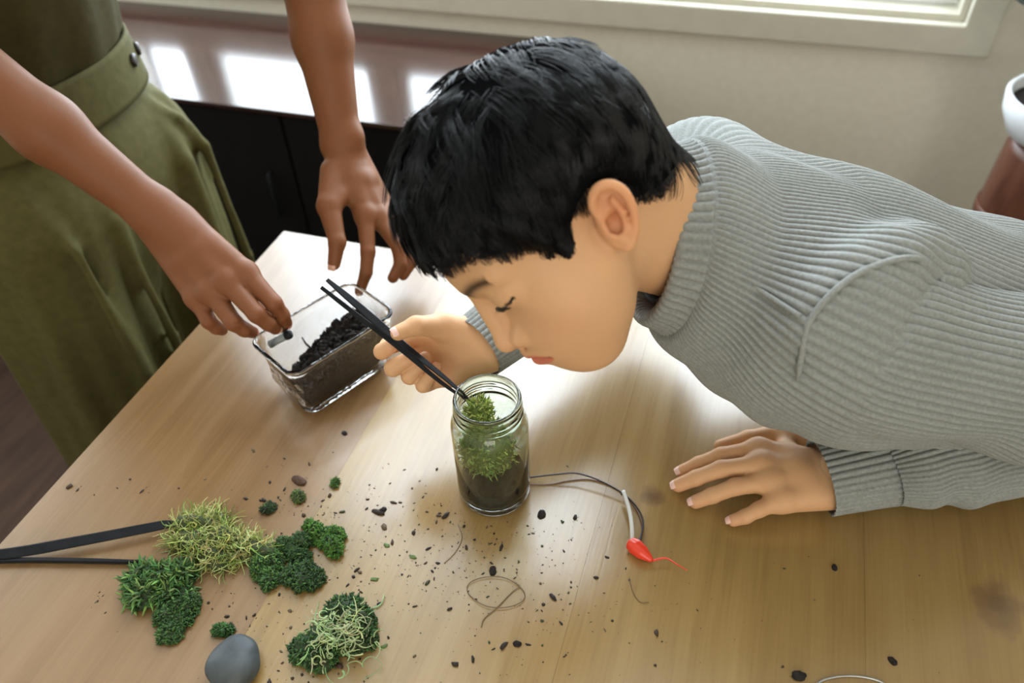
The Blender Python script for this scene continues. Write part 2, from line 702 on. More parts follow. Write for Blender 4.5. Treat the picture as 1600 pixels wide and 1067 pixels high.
win = tag(empty("window_1", (-0.7, WY, WZ0)), "wide window in the back wall with beige casing and white sashes", kind="structure")
frame_ring("casing", WX0 + 0.005, WX1 - 0.005, WZ0 + 0.005, WZ1 - 0.005, 0.058, WY - 0.022, WY - 0.0005, M_TRIM, win)
frame_ring("reveal", WX0 + 0.018, WX1 - 0.018, WZ0 + 0.018, WZ1 - 0.018, 0.0175, WY + 0.0, WY + 0.10, M_TRIM, win, 0.002)
MUL = (-1.48, -0.92, -0.28)
xs = [WX0 + 0.02, *MUL, WX1 - 0.02]
for a, b in zip(xs[:-1], xs[1:]):
    l = a + (0.024 if a in MUL else 0.0)
    r = b - (0.024 if b in MUL else 0.0)
    sash = frame_ring("sash", l + 0.034, r - 0.034, WZ0 + 0.056, WZ1 - 0.054, 0.033, WY + 0.045, WY + 0.075, M_SASH, win, 0.003)
    pane = box("pane", (l + 0.034, WY + 0.058, WZ0 + 0.056), (r - 0.034, WY + 0.062, WZ1 - 0.054), M_PANE, sash)
for x in MUL:
    box("mullion", (x - 0.024, WY + 0.03, WZ0 + 0.019), (x + 0.024, WY + 0.09, WZ1 - 0.019), M_TRIM, win, bev=0.003)

# ------------------------------------------------------------------ low cabinet by the window
cab = tag(empty("sideboard", (-1.2, 1.44, 0)), "low dark sideboard with glossy red-brown top under the window", "sideboard")
box("worktop", (-2.30, 1.21, 0.640), (-0.42, 1.672, 0.65), M_CABTOP, cab, bev=0.0015)
box("body", (-2.28, 1.235, 0.06), (-0.44, 1.67, 0.6395), M_CABFRONT, cab, bev=0.002)
box("plinth", (-2.24, 1.27, 0.0), (-0.48, 1.66, 0.0595), M_CABFRONT, cab)
for k in range(4):
    x0 = -2.275 + k * 0.459
    d = box("door", (x0 + 0.002, 1.217, 0.07), (x0 + 0.455, 1.2345, 0.634), M_CABFRONT, cab, bev=0.002)
    tube("handle", [(x0 + 0.40, 1.2170, 0.50), (x0 + 0.40, 1.206, 0.50), (x0 + 0.40, 1.206, 0.40), (x0 + 0.40, 1.2170, 0.40)], 0.004, M_BLACK, d)

# ------------------------------------------------------------------ table
TX0, TX1, TY0, TY1 = -0.604, 0.348, -0.02, 0.76
SEAMS = [TX0, -0.331, -0.071, 0.165, TX1]
tb = tag(empty("table", (0, 0.37, 0)), "light oak table with satin plank top covered in moss and soil crumbs", "table")
kn = [Pt(1020, 775), Pt(1560, 945), Pt(1150, 1010)]
pal = [((0.27, 0.158, 0.070), (0.22, 0.122, 0.049), (0.155, 0.080, 0.029)),  # browner left plank, also darkened for the adult's shade and dark reflection
       ((0.36, 0.235, 0.088), (0.295, 0.183, 0.063), (0.215, 0.124, 0.039)),
       ((0.36, 0.235, 0.083), (0.295, 0.182, 0.060), (0.215, 0.124, 0.037)),
       ((0.35, 0.228, 0.081), (0.288, 0.178, 0.059), (0.21, 0.121, 0.037))]
for i in range(4):
    ks = [(k[0], k[1], r) for k, r in ((kn[0], 0.012), (kn[1], 0.022)) if SEAMS[i] < k[0] < SEAMS[i + 1]]
    mw = wood_mat("oak_plank", *pal[i], rough=0.22, ior=1.8, knots=ks, seed=i * 3.3)
    box("plank", (SEAMS[i] + (0.00008 if i else 0), TY0, TZ - 0.028), (SEAMS[i + 1] - (0.00008 if i < 3 else 0), TY1, TZ), mw, tb)
M_LEG = wood_mat("oak_leg", *pal[1], rough=0.4)
for sx in (TX0 + 0.05, TX1 - 0.11):
    for sy in (TY0 + 0.05, TY1 - 0.11):
        box("leg", (sx, sy, 0), (sx + 0.06, sy + 0.06, TZ - 0.029), M_LEG, tb, bev=0.004)
for y in (TY0 + 0.07, TY1 - 0.09):
    box("apron", (TX0 + 0.111, y, TZ - 0.10), (TX1 - 0.111, y + 0.02, TZ - 0.0285), M_LEG, tb)

# ================================================================== the boy
HM = np.array([[-0.52449, -0.39091, -0.75637], [0.72915, -0.66491, -0.16197], [-0.43960, -0.63646, 0.63377]])
_u, _s, _v = np.linalg.svd(HM)
HM = _u @ _v                                  # columns: boy's right, face forward, crown
HS = 1.05                                     # size of the head
HO = CAM + HS * (A3(-0.10788, 0.42956, 1.05094) - CAM)              # between the ears


def H(x, y, z):
    return HO + HM @ A3(x, y, z) * HS


def HV(x, y, z):
    return HM @ A3(x, y, z)


def hell(c, r, rot=None):
    return Ell(H(*c), np.array(r) * HS, HM if rot is None else HM @ rot)


def hc(a, b, ra, rb):
    return Cone(H(*a), H(*b), ra * HS, rb * HS)


def both(f):
    return [f(-1), f(1)]


skull = Uni([hell((0, -0.004, 0.041), (0.066, 0.075, 0.062)),
             hell((0, 0.028, 0.044), (0.057, 0.055, 0.050)),
             hell((0, -0.032, 0.018), (0.056, 0.050, 0.054))], 0.02)
face = Uni([hell((0, 0.034, -0.008), (0.057, 0.048, 0.052)),
            *both(lambda s: hell((s * 0.034, 0.046, -0.024), (0.026, 0.027, 0.034))),
            hell((0, 0.048, -0.044), (0.039, 0.036, 0.033)),
            hell((0, 0.069, -0.067), (0.019, 0.018, 0.0165)),
            *both(lambda s: hc((s * 0.044, 0.018, -0.020), (s * 0.016, 0.063, -0.063), 0.013, 0.0150)),
            hell((0, 0.066, -0.038), (0.037, 0.0275, 0.028))], 0.024)
brow = Uni(both(lambda s: hc((s * 0.011, 0.0775, 0.031), (s * 0.040, 0.064, 0.030), 0.0075, 0.0065)), 0.008)
headbase = Uni([skull, face, brow], 0.016)
sockets = [hell((s * 0.033, 0.0935, 0.0135), (0.015, 0.0155, 0.0085)) for s in (-1, 1)]
headbase = Sub(headbase, sockets, 0.010)
nose = Uni([hc((0, 0.0800, 0.022), (0, 0.0945, -0.012), 0.0070, 0.0085),
            hell((0, 0.0975, -0.0165), (0.0095, 0.0095, 0.0085)),
            *both(lambda s: hell((s * 0.0135, 0.0885, -0.0185), (0.0070, 0.0095, 0.0070))),
            hell((0, 0.088, -0.024), (0.009, 0.009, 0.006))], 0.0045)
lids = Uni(both(lambda s: hell((s * 0.0290, 0.0650, 0.0135), (0.0175, 0.0160, 0.0118))), 0.0)
headbase = Uni([headbase, nose], 0.007)
headbase = Uni([headbase, lids], 0.006)
lips = Uni([*both(lambda s: hc((s * 0.003, 0.0970, -0.0342), (s * 0.0250, 0.0860, -0.0380), 0.0046, 0.0032)),
            *both(lambda s: hc((0, 0.0950, -0.0430), (s * 0.0215, 0.0865, -0.0412), 0.0058, 0.0036))], 0.004)
headbase = Uni([headbase, lips], 0.006)
slit = [hc((s * 0.000, 0.1020, -0.0383), (s * 0.0265, 0.0895, -0.0397), 0.0012, 0.0009) for s in (-1, 1)]
nostr = [hell((s * 0.0062, 0.0925, -0.0268), (0.0032, 0.0042, 0.0032)) for s in (-1, 1)]
eyeslit = []
EYE = lambda s, t: (s * (0.0145 + 0.029 * t), 0.0820 - 0.0025 * t - 0.0095 * t * t, 0.0078 + 0.0045 * math.sin(min(t, 1) * 1.7) - 0.0015 * math.sin(math.pi * t))
for s in (-1, 1):
    for q in range(5):
        eyeslit.append(hc(EYE(s, q / 5), EYE(s, (q + 1) / 5), 0.0013, 0.0013))
headbase = Sub(headbase, slit + nostr + eyeslit, [0.003] * 2 + [0.003] * 2 + [0.002] * 10)


# ears ---------------------------------------------------------------
def ear(s):
    tilt, flare = math.radians(27), math.radians(24)
    # ear frame: e1 = towards the back, e2 = up along the ear, e3 = outwards
    e2 = A3(0, -math.sin(tilt), math.cos(tilt))
    bk = A3(0, -math.cos(tilt), -math.sin(tilt))
    out = A3(s, 0, 0)
    e1 = bk * math.cos(flare) + out * math.sin(flare)
    e3 = out * math.cos(flare) - bk * math.sin(flare)
    c = A3(s * 0.0645, 0.0042, -0.0020)
    ES = 0.70 * HS
    E_ = lambda u, v, w: HO + HM @ (c * HS + (e1 * u + e2 * v + e3 * w) * ES)
    R3 = HM @ np.stack([e1, e2, e3], 1)
    EE = lambda p, r: Ell(E_(*p), np.array(r) * ES, R3)
    EC = lambda p, q, r0, r1: Cone(E_(*p), E_(*q), r0 * ES, r1 * ES)
    rim = [(0.000, 0.006, 0.001), (-0.001, 0.017, 0.003), (0.0035, 0.0270, 0.005), (0.0120, 0.0320, 0.0065), (0.0215, 0.0295, 0.007), (0.0278, 0.021, 0.0070),
           (0.0295, 0.010, 0.0065), (0.0282, -0.002, 0.0055), (0.0245, -0.0125, 0.004), (0.0185, -0.0215, 0.002), (0.0115, -0.0275, 0.001)]
    rr = [0.0030, 0.0036, 0.0040, 0.0042, 0.0042, 0.0040, 0.0037, 0.0035, 0.0036, 0.0042, 0.0052]
    rim = catmull(rim, 31)
    rr = np.interp(np.linspace(0, 10, 31), np.arange(11), rr)
    plate = Uni([EE((0.0140, 0.006, -0.001), (0.0155, 0.0255, 0.0042)), EE((0.0105, -0.021, -0.001), (0.0092, 0.0100, 0.0045)), EE((0.004, -0.004, -0.004), (0.010, 0.018, 0.007))], 0.006)
    concha = EE((0.0105, -0.0045, 0.0050), (0.0092, 0.0120, 0.0100))
    fossa = EE((0.0120, 0.0205, 0.0065), (0.0072, 0.0060, 0.0065))
    scapha = [EC((0.0205, 0.022, 0.0075), (0.0240, 0.008, 0.0072), 0.0024, 0.0022), EC((0.0240, 0.008, 0.0072), (0.0205, -0.011, 0.0055), 0.0022, 0.0018)]
    p = Sub(plate, [concha, fossa] + scapha, [0.003, 0.003, 0.0025, 0.0025])
    parts = [EC(rim[i], rim[i + 1], rr[i], rr[i + 1]) for i in range(len(rim) - 1)]
    anti = [EC((0.0165, 0.017, 0.0035), (0.0198, 0.004, 0.0048), 0.0028, 0.0032), EC((0.0198, 0.004, 0.0048), (0.0172, -0.0115, 0.0040), 0.0032, 0.0030),
            EC((0.0172, -0.0115, 0.0040), (0.0105, -0.0170, 0.0034), 0.0030, 0.0028), EC((0.0105, -0.0170, 0.0034), (0.0040, -0.0125, 0.0038), 0.0026, 0.0026)]
    tragus = EE((0.0005, -0.0035, 0.0030), (0.0036, 0.0062, 0.0040))
    crus = EC((0.000, 0.006, 0.002), (0.0100, 0.0060, 0.0002), 0.0028, 0.0020)
    return Uni([p, Uni(parts, 0.0015), Uni(anti, 0.002), tragus, crus], 0.0018)


EARS = Uni([ear(-1), ear(1)], 0)
NB = Pd(1085, 372, 0.62)                     # base of the neck inside the collar
neck = Uni([Cone(H(0, -0.030, -0.020), NB, 0.046, 0.046), Cone(H(0, 0.000, -0.040), NB + A3(0.0, 0.0, -0.01), 0.034, 0.040)], 0.02)
head = Uni([Uni([headbase, neck], 0.018), EARS], 0.005)

# shoulders, arms -----------------------------------------------------
SPINE = nrm(A3(0.90, 0.31, -0.31))
LEFT = nrm(np.cross(SPINE, A3(0, 0, 1)))
LEFT = nrm(LEFT + A3(0, 0, 0.05))
BACK = nrm(np.cross(LEFT, SPINE))
if BACK[2] < 0: BACK = -BACK
CH = NB + SPINE * 0.13 - BACK * 0.045         # middle of the chest
HIP = NB + SPINE * 0.53 - BACK * 0.045
LSH = Pd(1290, 515, 0.570)
RSH = Pd(1100, 304, 0.735)
LEL = Pz(1730, 648, TZ + 0.080)
LWR = Pt(1302, 742, 0.034)
REL = A3(-0.098, 0.690, 0.862)
RWR = Pd(752, 538, 0.735)
torso_in = Uni([Cone(NB, CH, 0.05, 0.085), Cone(CH, HIP, 0.085, 0.07), Cone(CH, LSH, 0.05, 0.032), Cone(CH, RSH, 0.05, 0.04)], 0.03)
larm = Uni([Cone(LSH + (LEL - LSH) * 0.1, LEL, 0.032, 0.030), Cone(LEL, LWR, 0.031, 0.0225)], 0.01)
rarm = Uni([Cone(RSH, REL, 0.038, 0.032), Cone(REL, RWR, 0.031, 0.0215)], 0.01)
KN = [HIP + A3(0.06, 0.05, -0.38), HIP + A3(0.06, -0.09, -0.38)]
FT = [A3(KN[0][0] + 0.05, KN[0][1], 0.07), A3(KN[1][0] + 0.05, KN[1][1], 0.07)]
legs = Uni([Uni([Cone(HIP + A3(0.0, d, -0.02), KN[i], 0.072, 0.05), Cone(KN[i], FT[i], 0.046, 0.033), Cone(FT[i] + A3(0.03, 0, -0.03), FT[i] + A3(-0.12, 0, -0.04), 0.035, 0.028)], 0.02)
            for i, d in ((0, 0.06), (1, -0.08))], 0.01)


# hands ---------------------------------------------------------------
def finger(js, rs, k=0.003):
    return Uni([Cone(js[i], js[i + 1], rs[i], rs[i + 1]) for i in range(len(js) - 1)], k)


def hand_sdf(wrist, rw, mcps, fingers, thumb, palm_n, palm_drop=0.010, thick=0.011, kf=0.0012, kp=0.007):
    """mcps: 4 points; fingers: list of (points after the knuckle, radii incl. knuckle); thumb (points, radii) from its root"""
    mc = [np.array(m) for m in mcps]
    pal = []
    for i, m in enumerate(mc):
        b = wrist + (m - mc[1]) * 0.42
        pal.append(Cone(b, m, rw * 0.80, thick * (0.92 if i != 3 else 0.85)))
        pal.append(Cone(b + palm_n * palm_drop * 0.6, m + palm_n * palm_drop * 0.5, rw * 0.75, thick * 0.80))
    for i in range(3):
        pal.append(Cone(mc[i], mc[i + 1], thick * 0.85, thick * 0.85))
        pal.append(Cone(mc[i] * 0.5 + wrist * 0.5, mc[i + 1] * 0.5 + wrist * 0.5, thick * 1.05, thick * 1.05))
    palm = Uni(pal, 0.008)
    fs = Uni([finger([mc[i], *f[0]], f[1]) for i, f in enumerate(fingers)], kf)
    tp, tr = thumb
    th = finger(tp, tr, 0.004)
    web = Cone(tp[1], mc[0] * 0.6 + wrist * 0.4, tr[1] * 0.8, thick * 0.8)
    return Uni([Uni([palm, fs], kp), Uni([th, web], 0.008)], kp)


NAILS = []


def nail(tip, prev, up, r, w=0.82, ln=0.0095, person='boy'):
    """a fingernail on the 'up' side of a fingertip"""
    tip, prev, up = map(lambda q: np.array(q, float), (tip, prev, up))
    d = nrm(tip - prev)
    up = nrm(up - d * (up @ d))
    sd = np.cross(d, up)
    V, F = [], []
    nu, nv = 6, 8
    for i in range(nu + 1):
        u = i / nu
        for j in range(nv + 1):
            a = (j / nv - 0.5) * 2 * math.radians(56)
            shr = 1 - 0.25 * (2 * u - 1) ** 4
            x = (u - 0.45) * ln
            drop = -0.0006 - 0.0028 * max(0, u - 0.55) ** 1.4 * 1.8
            rad = r * 1.035
            V.append(tip + d * (x + r * 0.25) + up * (rad * math.cos(a * shr * w) + drop) + sd * (rad * math.sin(a * shr) * w))
    for i in range(nu):
        for j in range(nv):
            a = i * (nv + 1) + j
            F.append((a, a + 1, a + nv + 2, a + nv + 1))
    NAILS.append((person, V, F))


UPZ = A3(0, 0, 1)
# left hand, flat on the table
rf = 0.0072
mcL = [Pt(1186, 703, 0.030), Pt(1190, 727, 0.032), Pt(1206, 752, 0.030), Pt(1222, 780, 0.026)]
fL = [([Pt(1127, 712, 0.026), Pt(1092, 725, 0.016), Pt(1066, 736, 0.0085)], [0.0098, 0.0080, 0.0072, 0.0064]),
      ([Pt(1127, 733, 0.028), Pt(1088, 747, 0.018), Pt(1060, 758, 0.0085)], [0.0100, 0.0084, 0.0076, 0.0068]),
      ([Pt(1150, 760, 0.026), Pt(1113, 774, 0.017), Pt(1087, 784, 0.0085)], [0.0098, 0.0080, 0.0073, 0.0066]),
      ([Pt(1186, 796, 0.021), Pt(1165, 807, 0.014), Pt(1146, 813, 0.0080)], [0.0090, 0.0070, 0.0064, 0.0058])]
thL = ([Pt(1285, 705, 0.026), Pt(1225, 678, 0.022), Pt(1170, 686, 0.016), Pt(1126, 697, 0.011)], [0.013, 0.0115, 0.0085, 0.0068])
handL = hand_sdf(LWR, 0.0190, mcL, fL, thL, A3(0, 0, -1), palm_drop=0.008, thick=0.0115)
for f, r in ((fL[0], 0.0064), (fL[1], 0.0068), (fL[2], 0.0066), (fL[3], 0.0058)):
    nail(f[0][2], f[0][1], UPZ, r)

# right hand, closed round the tweezers, palm towards the viewer
D0 = 0.715
mcR = [Pd(668, 524, D0 + 0.030), Pd(676, 545, D0 + 0.035), Pd(690, 566, D0 + 0.034), Pd(706, 585, D0 + 0.030)]
fR = [([Pd(607, 540, D0 + 0.026), Pd(597, 549, D0 + 0.002), Pd(610, 541, D0 - 0.004)], [0.0096, 0.0080, 0.0074, 0.0066]),
      ([Pd(622, 572, D0 + 0.026), Pd(614, 575, D0 + 0.001), Pd(641, 559, D0 - 0.003)], [0.0098, 0.0082, 0.0078, 0.0070]),
      ([Pd(645, 586, D0 + 0.027), Pd(640, 588, D0 + 0.004), Pd(664, 560, D0 - 0.001)], [0.0096, 0.0080, 0.0074, 0.0066]),
      ([Pd(667, 600, D0 + 0.025), Pd(661, 602, D0 + 0.005), Pd(681, 575, D0 + 0.002)], [0.0088, 0.0072, 0.0066, 0.0060])]
thR = ([Pd(738, 520, D0 + 0.015), Pd(690, 510, D0 + 0.004), Pd(650, 509, D0 - 0.020), Pd(622, 520, D0 - 0.028)], [0.0155, 0.0120, 0.0086, 0.0070])
viewR = nrm(CAM - mcR[1])
handR = hand_sdf(RWR, 0.0190, mcR, fR, thR, viewR, palm_drop=0.010, thick=0.0110)
nail(thR[0][3], thR[0][2], viewR + A3(0, 0.35, 0.5), 0.0070)

# fine where skin shows, coarser under the clothes
_bits = [surface(head, 0.0016), surface(Uni([handL, Cone(LWR, LWR * 0.8 + LEL * 0.2 + A3(0, 0, 0.006), 0.0195, 0.021)], 0.006), 0.0012),
         surface(Uni([handR, Cone(RWR, RWR * 0.8 + REL * 0.2, 0.0195, 0.021)], 0.006), 0.0012),
         surface(Uni([torso_in, larm, rarm, legs], 0.02), 0.006)]
_off = np.cumsum([0] + [len(b[0]) for b in _bits])
BV = np.concatenate([b[0] for b in _bits])
BF = np.concatenate([b[1] + _off[i] for i, b in enumerate(_bits)])


def hl(P):
    return (P - HO) @ HM / HS


def gauss(P, c, r):
    return np.exp(-((((P - np.array(c)) / np.array(r)) ** 2).sum(1)))


def boy_cols(V):
    q = hl(V)
    base = np.array([0.61, 0.35, 0.185])
    c = np.repeat(base[None], len(V), 0)
    qa = q.copy(); qa[:, 0] = np.abs(qa[:, 0])
    def mixc(w_, col):
        nonlocal c
        w_ = np.clip(w_, 0, 1)[:, None]
        c = c * (1 - w_) + np.array(col)[None] * w_
    mixc(0.45 * gauss(qa, (0.040, 0.058, -0.022), (0.022, 0.03, 0.018)), (0.66, 0.34, 0.20))
    mixc(0.6 * gauss(qa, (0.078, -0.005, 0.0), (0.020, 0.024, 0.030)), (0.68, 0.27, 0.13))
    mixc(0.6 * gauss(qa, (0.068, -0.004, -0.004), (0.010, 0.008, 0.010)), (0.50, 0.16, 0.07))
    mixc(0.35 * gauss(qa, (0.0, 0.1, -0.018), (0.016, 0.014, 0.014)), (0.66, 0.34, 0.21))
    bx = (qa[:, 0] - 0.010) / 0.034
    bz = 0.0275 + 0.006 * np.sin(np.clip(bx, 0, 1) * 2.2)
    bw = np.exp(-((q[:, 2] - bz) / (0.0046 - 0.0012 * np.clip(bx, 0, 1))) ** 2) * (bx > -0.05) * (bx < 1.05) * (q[:, 1] > 0.04)
    mixc(bw * 0.96, (0.030, 0.015, 0.010))
    # lips
    xn = np.clip(qa[:, 0] / 0.0270, 0, 1)
    zl = -0.0383 - 0.0014 * xn ** 2
    arch = np.sqrt(1 - xn ** 2)
    up_ = (q[:, 2] - zl) / (0.0068 * arch + 1e-5)
    dn_ = (zl - q[:, 2]) / (0.0098 * arch + 1e-5)
    lipw = np.clip((1 - np.maximum(up_, dn_)) * 3.0, 0, 1) * (q[:, 1] > 0.075) * (qa[:, 0] < 0.0270)
    mixc(lipw * 0.85, (0.60, 0.15, 0.11))
    mixc(np.exp(-((q[:, 2] - zl) / 0.0008) ** 2) * (qa[:, 0] < 0.0275) * (q[:, 1] > 0.075) * 0.7, (0.22, 0.06, 0.04))
    # eye slit, lashes' roots
    ex = (qa[:, 0] - 0.0145) / 0.029
    ez = 0.0078 + 0.0045 * np.sin(np.clip(ex, 0, 1) * 1.7) - 0.0015 * np.sin(np.pi * np.clip(ex, 0, 1))
    w_ = (np.abs(q[:, 2] - ez) < 0.0010) & (ex > -0.03) & (ex < 1.03) & (q[:, 1] > 0.05)
    mixc(w_ * 1.0, (0.02, 0.012, 0.010))
    # warm fingertips and knuckles
    for f in fL + fR:
        mixc(0.4 * gauss(V, f[0][2], (0.010,) * 3), (0.66, 0.31, 0.19))
    for f in fL:
        mixc(0.25 * gauss(V, f[0][0] + A3(0, 0, 0.008), (0.008,) * 3), (0.54, 0.26, 0.14))
    return c


M_SKIN = skin_mat("skin")
boy = tag(empty("person", (0.55, 0.60, 0.0)), "child in grey ribbed sweater bent over the glass jar holding black tweezers", "person")
mesh("body", BV, BF, M_SKIN, boy, cols=boy_cols(BV))
M_NAIL = mat("nail", (0.80, 0.52, 0.46), 0.2)
for who, V, F in NAILS:
    if who == 'boy':
        mesh("fingernail", V, F, M_NAIL, boy)

# ------------------------------------------------------------------ lashes
M_HAIR = mat("black_hair", (0.0032, 0.0033, 0.0042), 0.36, **{"Specular IOR Level": 0.26})
M_LASH = mat("lash", (0.012, 0.009, 0.008), 0.6)
for s in (-1, 1):
    pts = [H(*(np.array(EYE(s, t)) + A3(s * 0.0006, 0.0012, 0.0000))) for t in np.linspace(-0.02, 1.03, 14)]
    ey = tube("eyelash_line", pts, [0.0006, 0.0011, 0.0015, 0.0018, 0.0024, 0.0029, 0.0033, 0.0035, 0.0034, 0.0030, 0.0022, 0.0013, 0.0008, 0.0004], M_LASH, boy, ns=6)
    Ps, Rs = [], []
    for t in np.linspace(0.15, 1.0, 16):
        b = np.array(EYE(s, t)) + A3(0, 0.0010, 0.0004)
        d = A3(s * (0.15 + 0.55 * t), 0.95, -0.50)
        L_ = 0.0034 + 0.0016 * t + 0.0006 * math.sin(t * 57)
        Ps.append([H(*(b + d * L_ * q + A3(0, 0, 0.0016) * q * q)) for q in (0, 0.35, 0.7, 1)])
        Rs.append([0.00022, 0.0002, 0.00014, 0.00004])
    strands("eyelashes", np.array(Ps), np.array(Rs), M_LASH, boy)

M_EYE = mat("dark_eye", (0.010, 0.007, 0.006), 0.15)
for s in (-1, 1):
    V, F = [], []
    for i in range(9):
        for j in range(16):
            t_, p_ = math.pi * i / 8, 2 * math.pi * j / 16
            V.append(H(*(np.array(EYE(s, 0.56)) + A3(0.0078 * math.sin(t_) * math.cos(p_) * s, 0.0004 + 0.0026 * math.cos(t_) - 0.0018 * math.sin(t_) * math.cos(p_), -0.0010 + 0.0031 * math.sin(t_) * math.sin(p_)))))
    F = [(i * 16 + j, i * 16 + (j + 1) % 16, (i + 1) * 16 + (j + 1) % 16, (i + 1) * 16 + j) for i in range(8) for j in range(16)]
    mesh("eye", V, F, M_EYE, boy)

# ------------------------------------------------------------------ hair
HC0 = A3(0, -0.004, 0.034)                    # centre the scalp is measured from (head frame)
NTH, NPH = 90, 180
th_ = np.linspace(0.02, math.pi - 0.25, NTH)   # from the crown down
ph_ = np.linspace(-math.pi, math.pi, NPH + 1)
TT, PP = np.meshgrid(th_, ph_, indexing='ij')
DIR = np.stack([np.sin(TT) * np.sin(PP), np.sin(TT) * np.cos(PP), np.cos(TT)], -1).reshape(-1, 3)
scalp = Uni([skull, hell((0, 0.030, -0.016), (0.056, 0.050, 0.060)), Cone(H(0, -0.030, -0.020), NB, 0.046, 0.046)], 0.016)
a_, b_ = np.full(len(DIR), 0.03), np.full(len(DIR), 0.17)
for _ in range(16):
    m_ = (a_ + b_) / 2
    d_ = sdf_at(scalp, HO + (HC0 + DIR * m_[:, None]) @ HM.T * HS)
    a_ = np.where(d_ < 0, m_, a_)
    b_ = np.where(d_ < 0, b_, m_)
RTAB = ((a_ + b_) / 2).reshape(NTH, NPH + 1)


def rlook(d):
    """scalp radius in direction d (n,3)"""
    t = np.arccos(np.clip(d[:, 2], -1, 1))
    p = np.arctan2(d[:, 0], d[:, 1])
    u = np.clip((t - th_[0]) / (th_[-1] - th_[0]) * (NTH - 1), 0, NTH - 1.001)
    v = np.clip((p + math.pi) / (2 * math.pi) * NPH, 0, NPH - 0.001)
    i, j = u.astype(int), v.astype(int)
    fu, fv = u - i, v - j
    return (RTAB[i, j] * (1 - fu) * (1 - fv) + RTAB[i + 1, j] * fu * (1 - fv) + RTAB[i, j + 1] * (1 - fu) * fv + RTAB[i + 1, j + 1] * fu * fv)


ZE = np.array([(0, .058), (13, .058), (30, .056), (40, .049), (48, .035), (56, .029), (59, .014), (62, -.020), (64, -.020), (67, -.004), (74, .010), (87, .016), (100, .016), (110, .004), (118, -.02), (130, -.030), (150, -.034), (180, -.036)])


def zend(p):
    az = np.degrees(np.arctan2(np.abs(p[:, 0]), p[:, 1]))
    return np.interp(az, ZE[:, 0], ZE[:, 1]), az


def hair_off(p):
    ze, az = zend(p)
    t = np.clip((p[:, 2] - ze) / 0.055, 0, 1)
    t = t * t * (3 - 2 * t)
    omin = np.interp(az, [0, 40, 60, 90, 120, 180], [0.0065, 0.006, 0.0035, 0.003, 0.003, 0.003])
    otop = np.interp(az, [0, 50, 90, 140, 180], [0.0115, 0.0105, 0.0080, 0.0065, 0.0065])
    return omin + (otop - omin) * t, t


# solid cap under the strands
P0 = HC0 + DIR * RTAB.reshape(-1)[:, None]
off, tt = hair_off(P0)
ze, az = zend(P0)
inside = np.clip((P0[:, 2] - ze) / 0.004 + 0.2, 0, 1)
rc = RTAB.reshape(-1) + (off * 0.80 + 0.001) * inside - 0.004 * (1 - inside)
CV = HO + (HC0 + DIR * rc[:, None]) @ HM.T * HS
ii, jj = np.meshgrid(np.arange(NTH - 1), np.arange(NPH), indexing='ij')
CF = np.stack([ii * (NPH + 1) + jj, (ii + 1) * (NPH + 1) + jj, (ii + 1) * (NPH + 1) + jj + 1, ii * (NPH + 1) + jj + 1], -1).reshape(-1, 4)
keep = (inside.reshape(NTH, NPH + 1)[CF // (NPH + 1), CF % (NPH + 1)]).max(1) > 0
CF = CF[keep]
top_ = len(CV)
CV = np.vstack([CV, CV[:NPH].mean(0)[None]])
capF = [tuple(f) for f in CF] + [(j, j + 1, top_) for j in range(NPH)]
M_CAP = mat("hair_roots", (0.004, 0.004, 0.0045), 0.95, **{"Specular IOR Level": 0.0})
hairo = mesh("hair", CV, capF, M_CAP, boy)

# strands, flowing away from the whorl
NS, NM = 17000, 9
g = rng.normal(size=(NS * 3, 3))
g /= np.linalg.norm(g, axis=1)[:, None]
P = HC0 + g * rlook(g)[:, None]
ze, az = zend(P)
P = P[(P[:, 2] > ze + 0.004) & (np.degrees(np.arccos(g[:, 2])) < 140)][:NS]
NS = len(P)
W0 = A3(0.012, -0.052, 0.080)                 # whorl
nc = 850
cen = P[rng.integers(0, NS, nc)]
cid = np.concatenate([np.argmin(((P[k:k + 2000, None, :] - cen[None]) ** 2).sum(2), axis=1) for k in range(0, NS, 2000)])
cl_rot = rng.normal(0, 0.42, nc)[cid]
cl_len = rng.uniform(0.75, 1.2, nc)[cid]
cl_lift = rng.normal(0, 1.0, nc)[cid]
topness = np.clip((P[:, 2] - 0.055) / 0.04, 0, 1)
L0 = (0.030 + 0.018 * topness) * cl_len * rng.uniform(0.85, 1.1, NS)
q = P.copy()
path = []
alive = np.ones(NS)
tot = np.zeros(NS)
wob = rng.normal(0, 0.12, NS)
endj = rng.normal(0, 0.0022, NS) + rng.normal(0, 0.0055, nc)[cid]
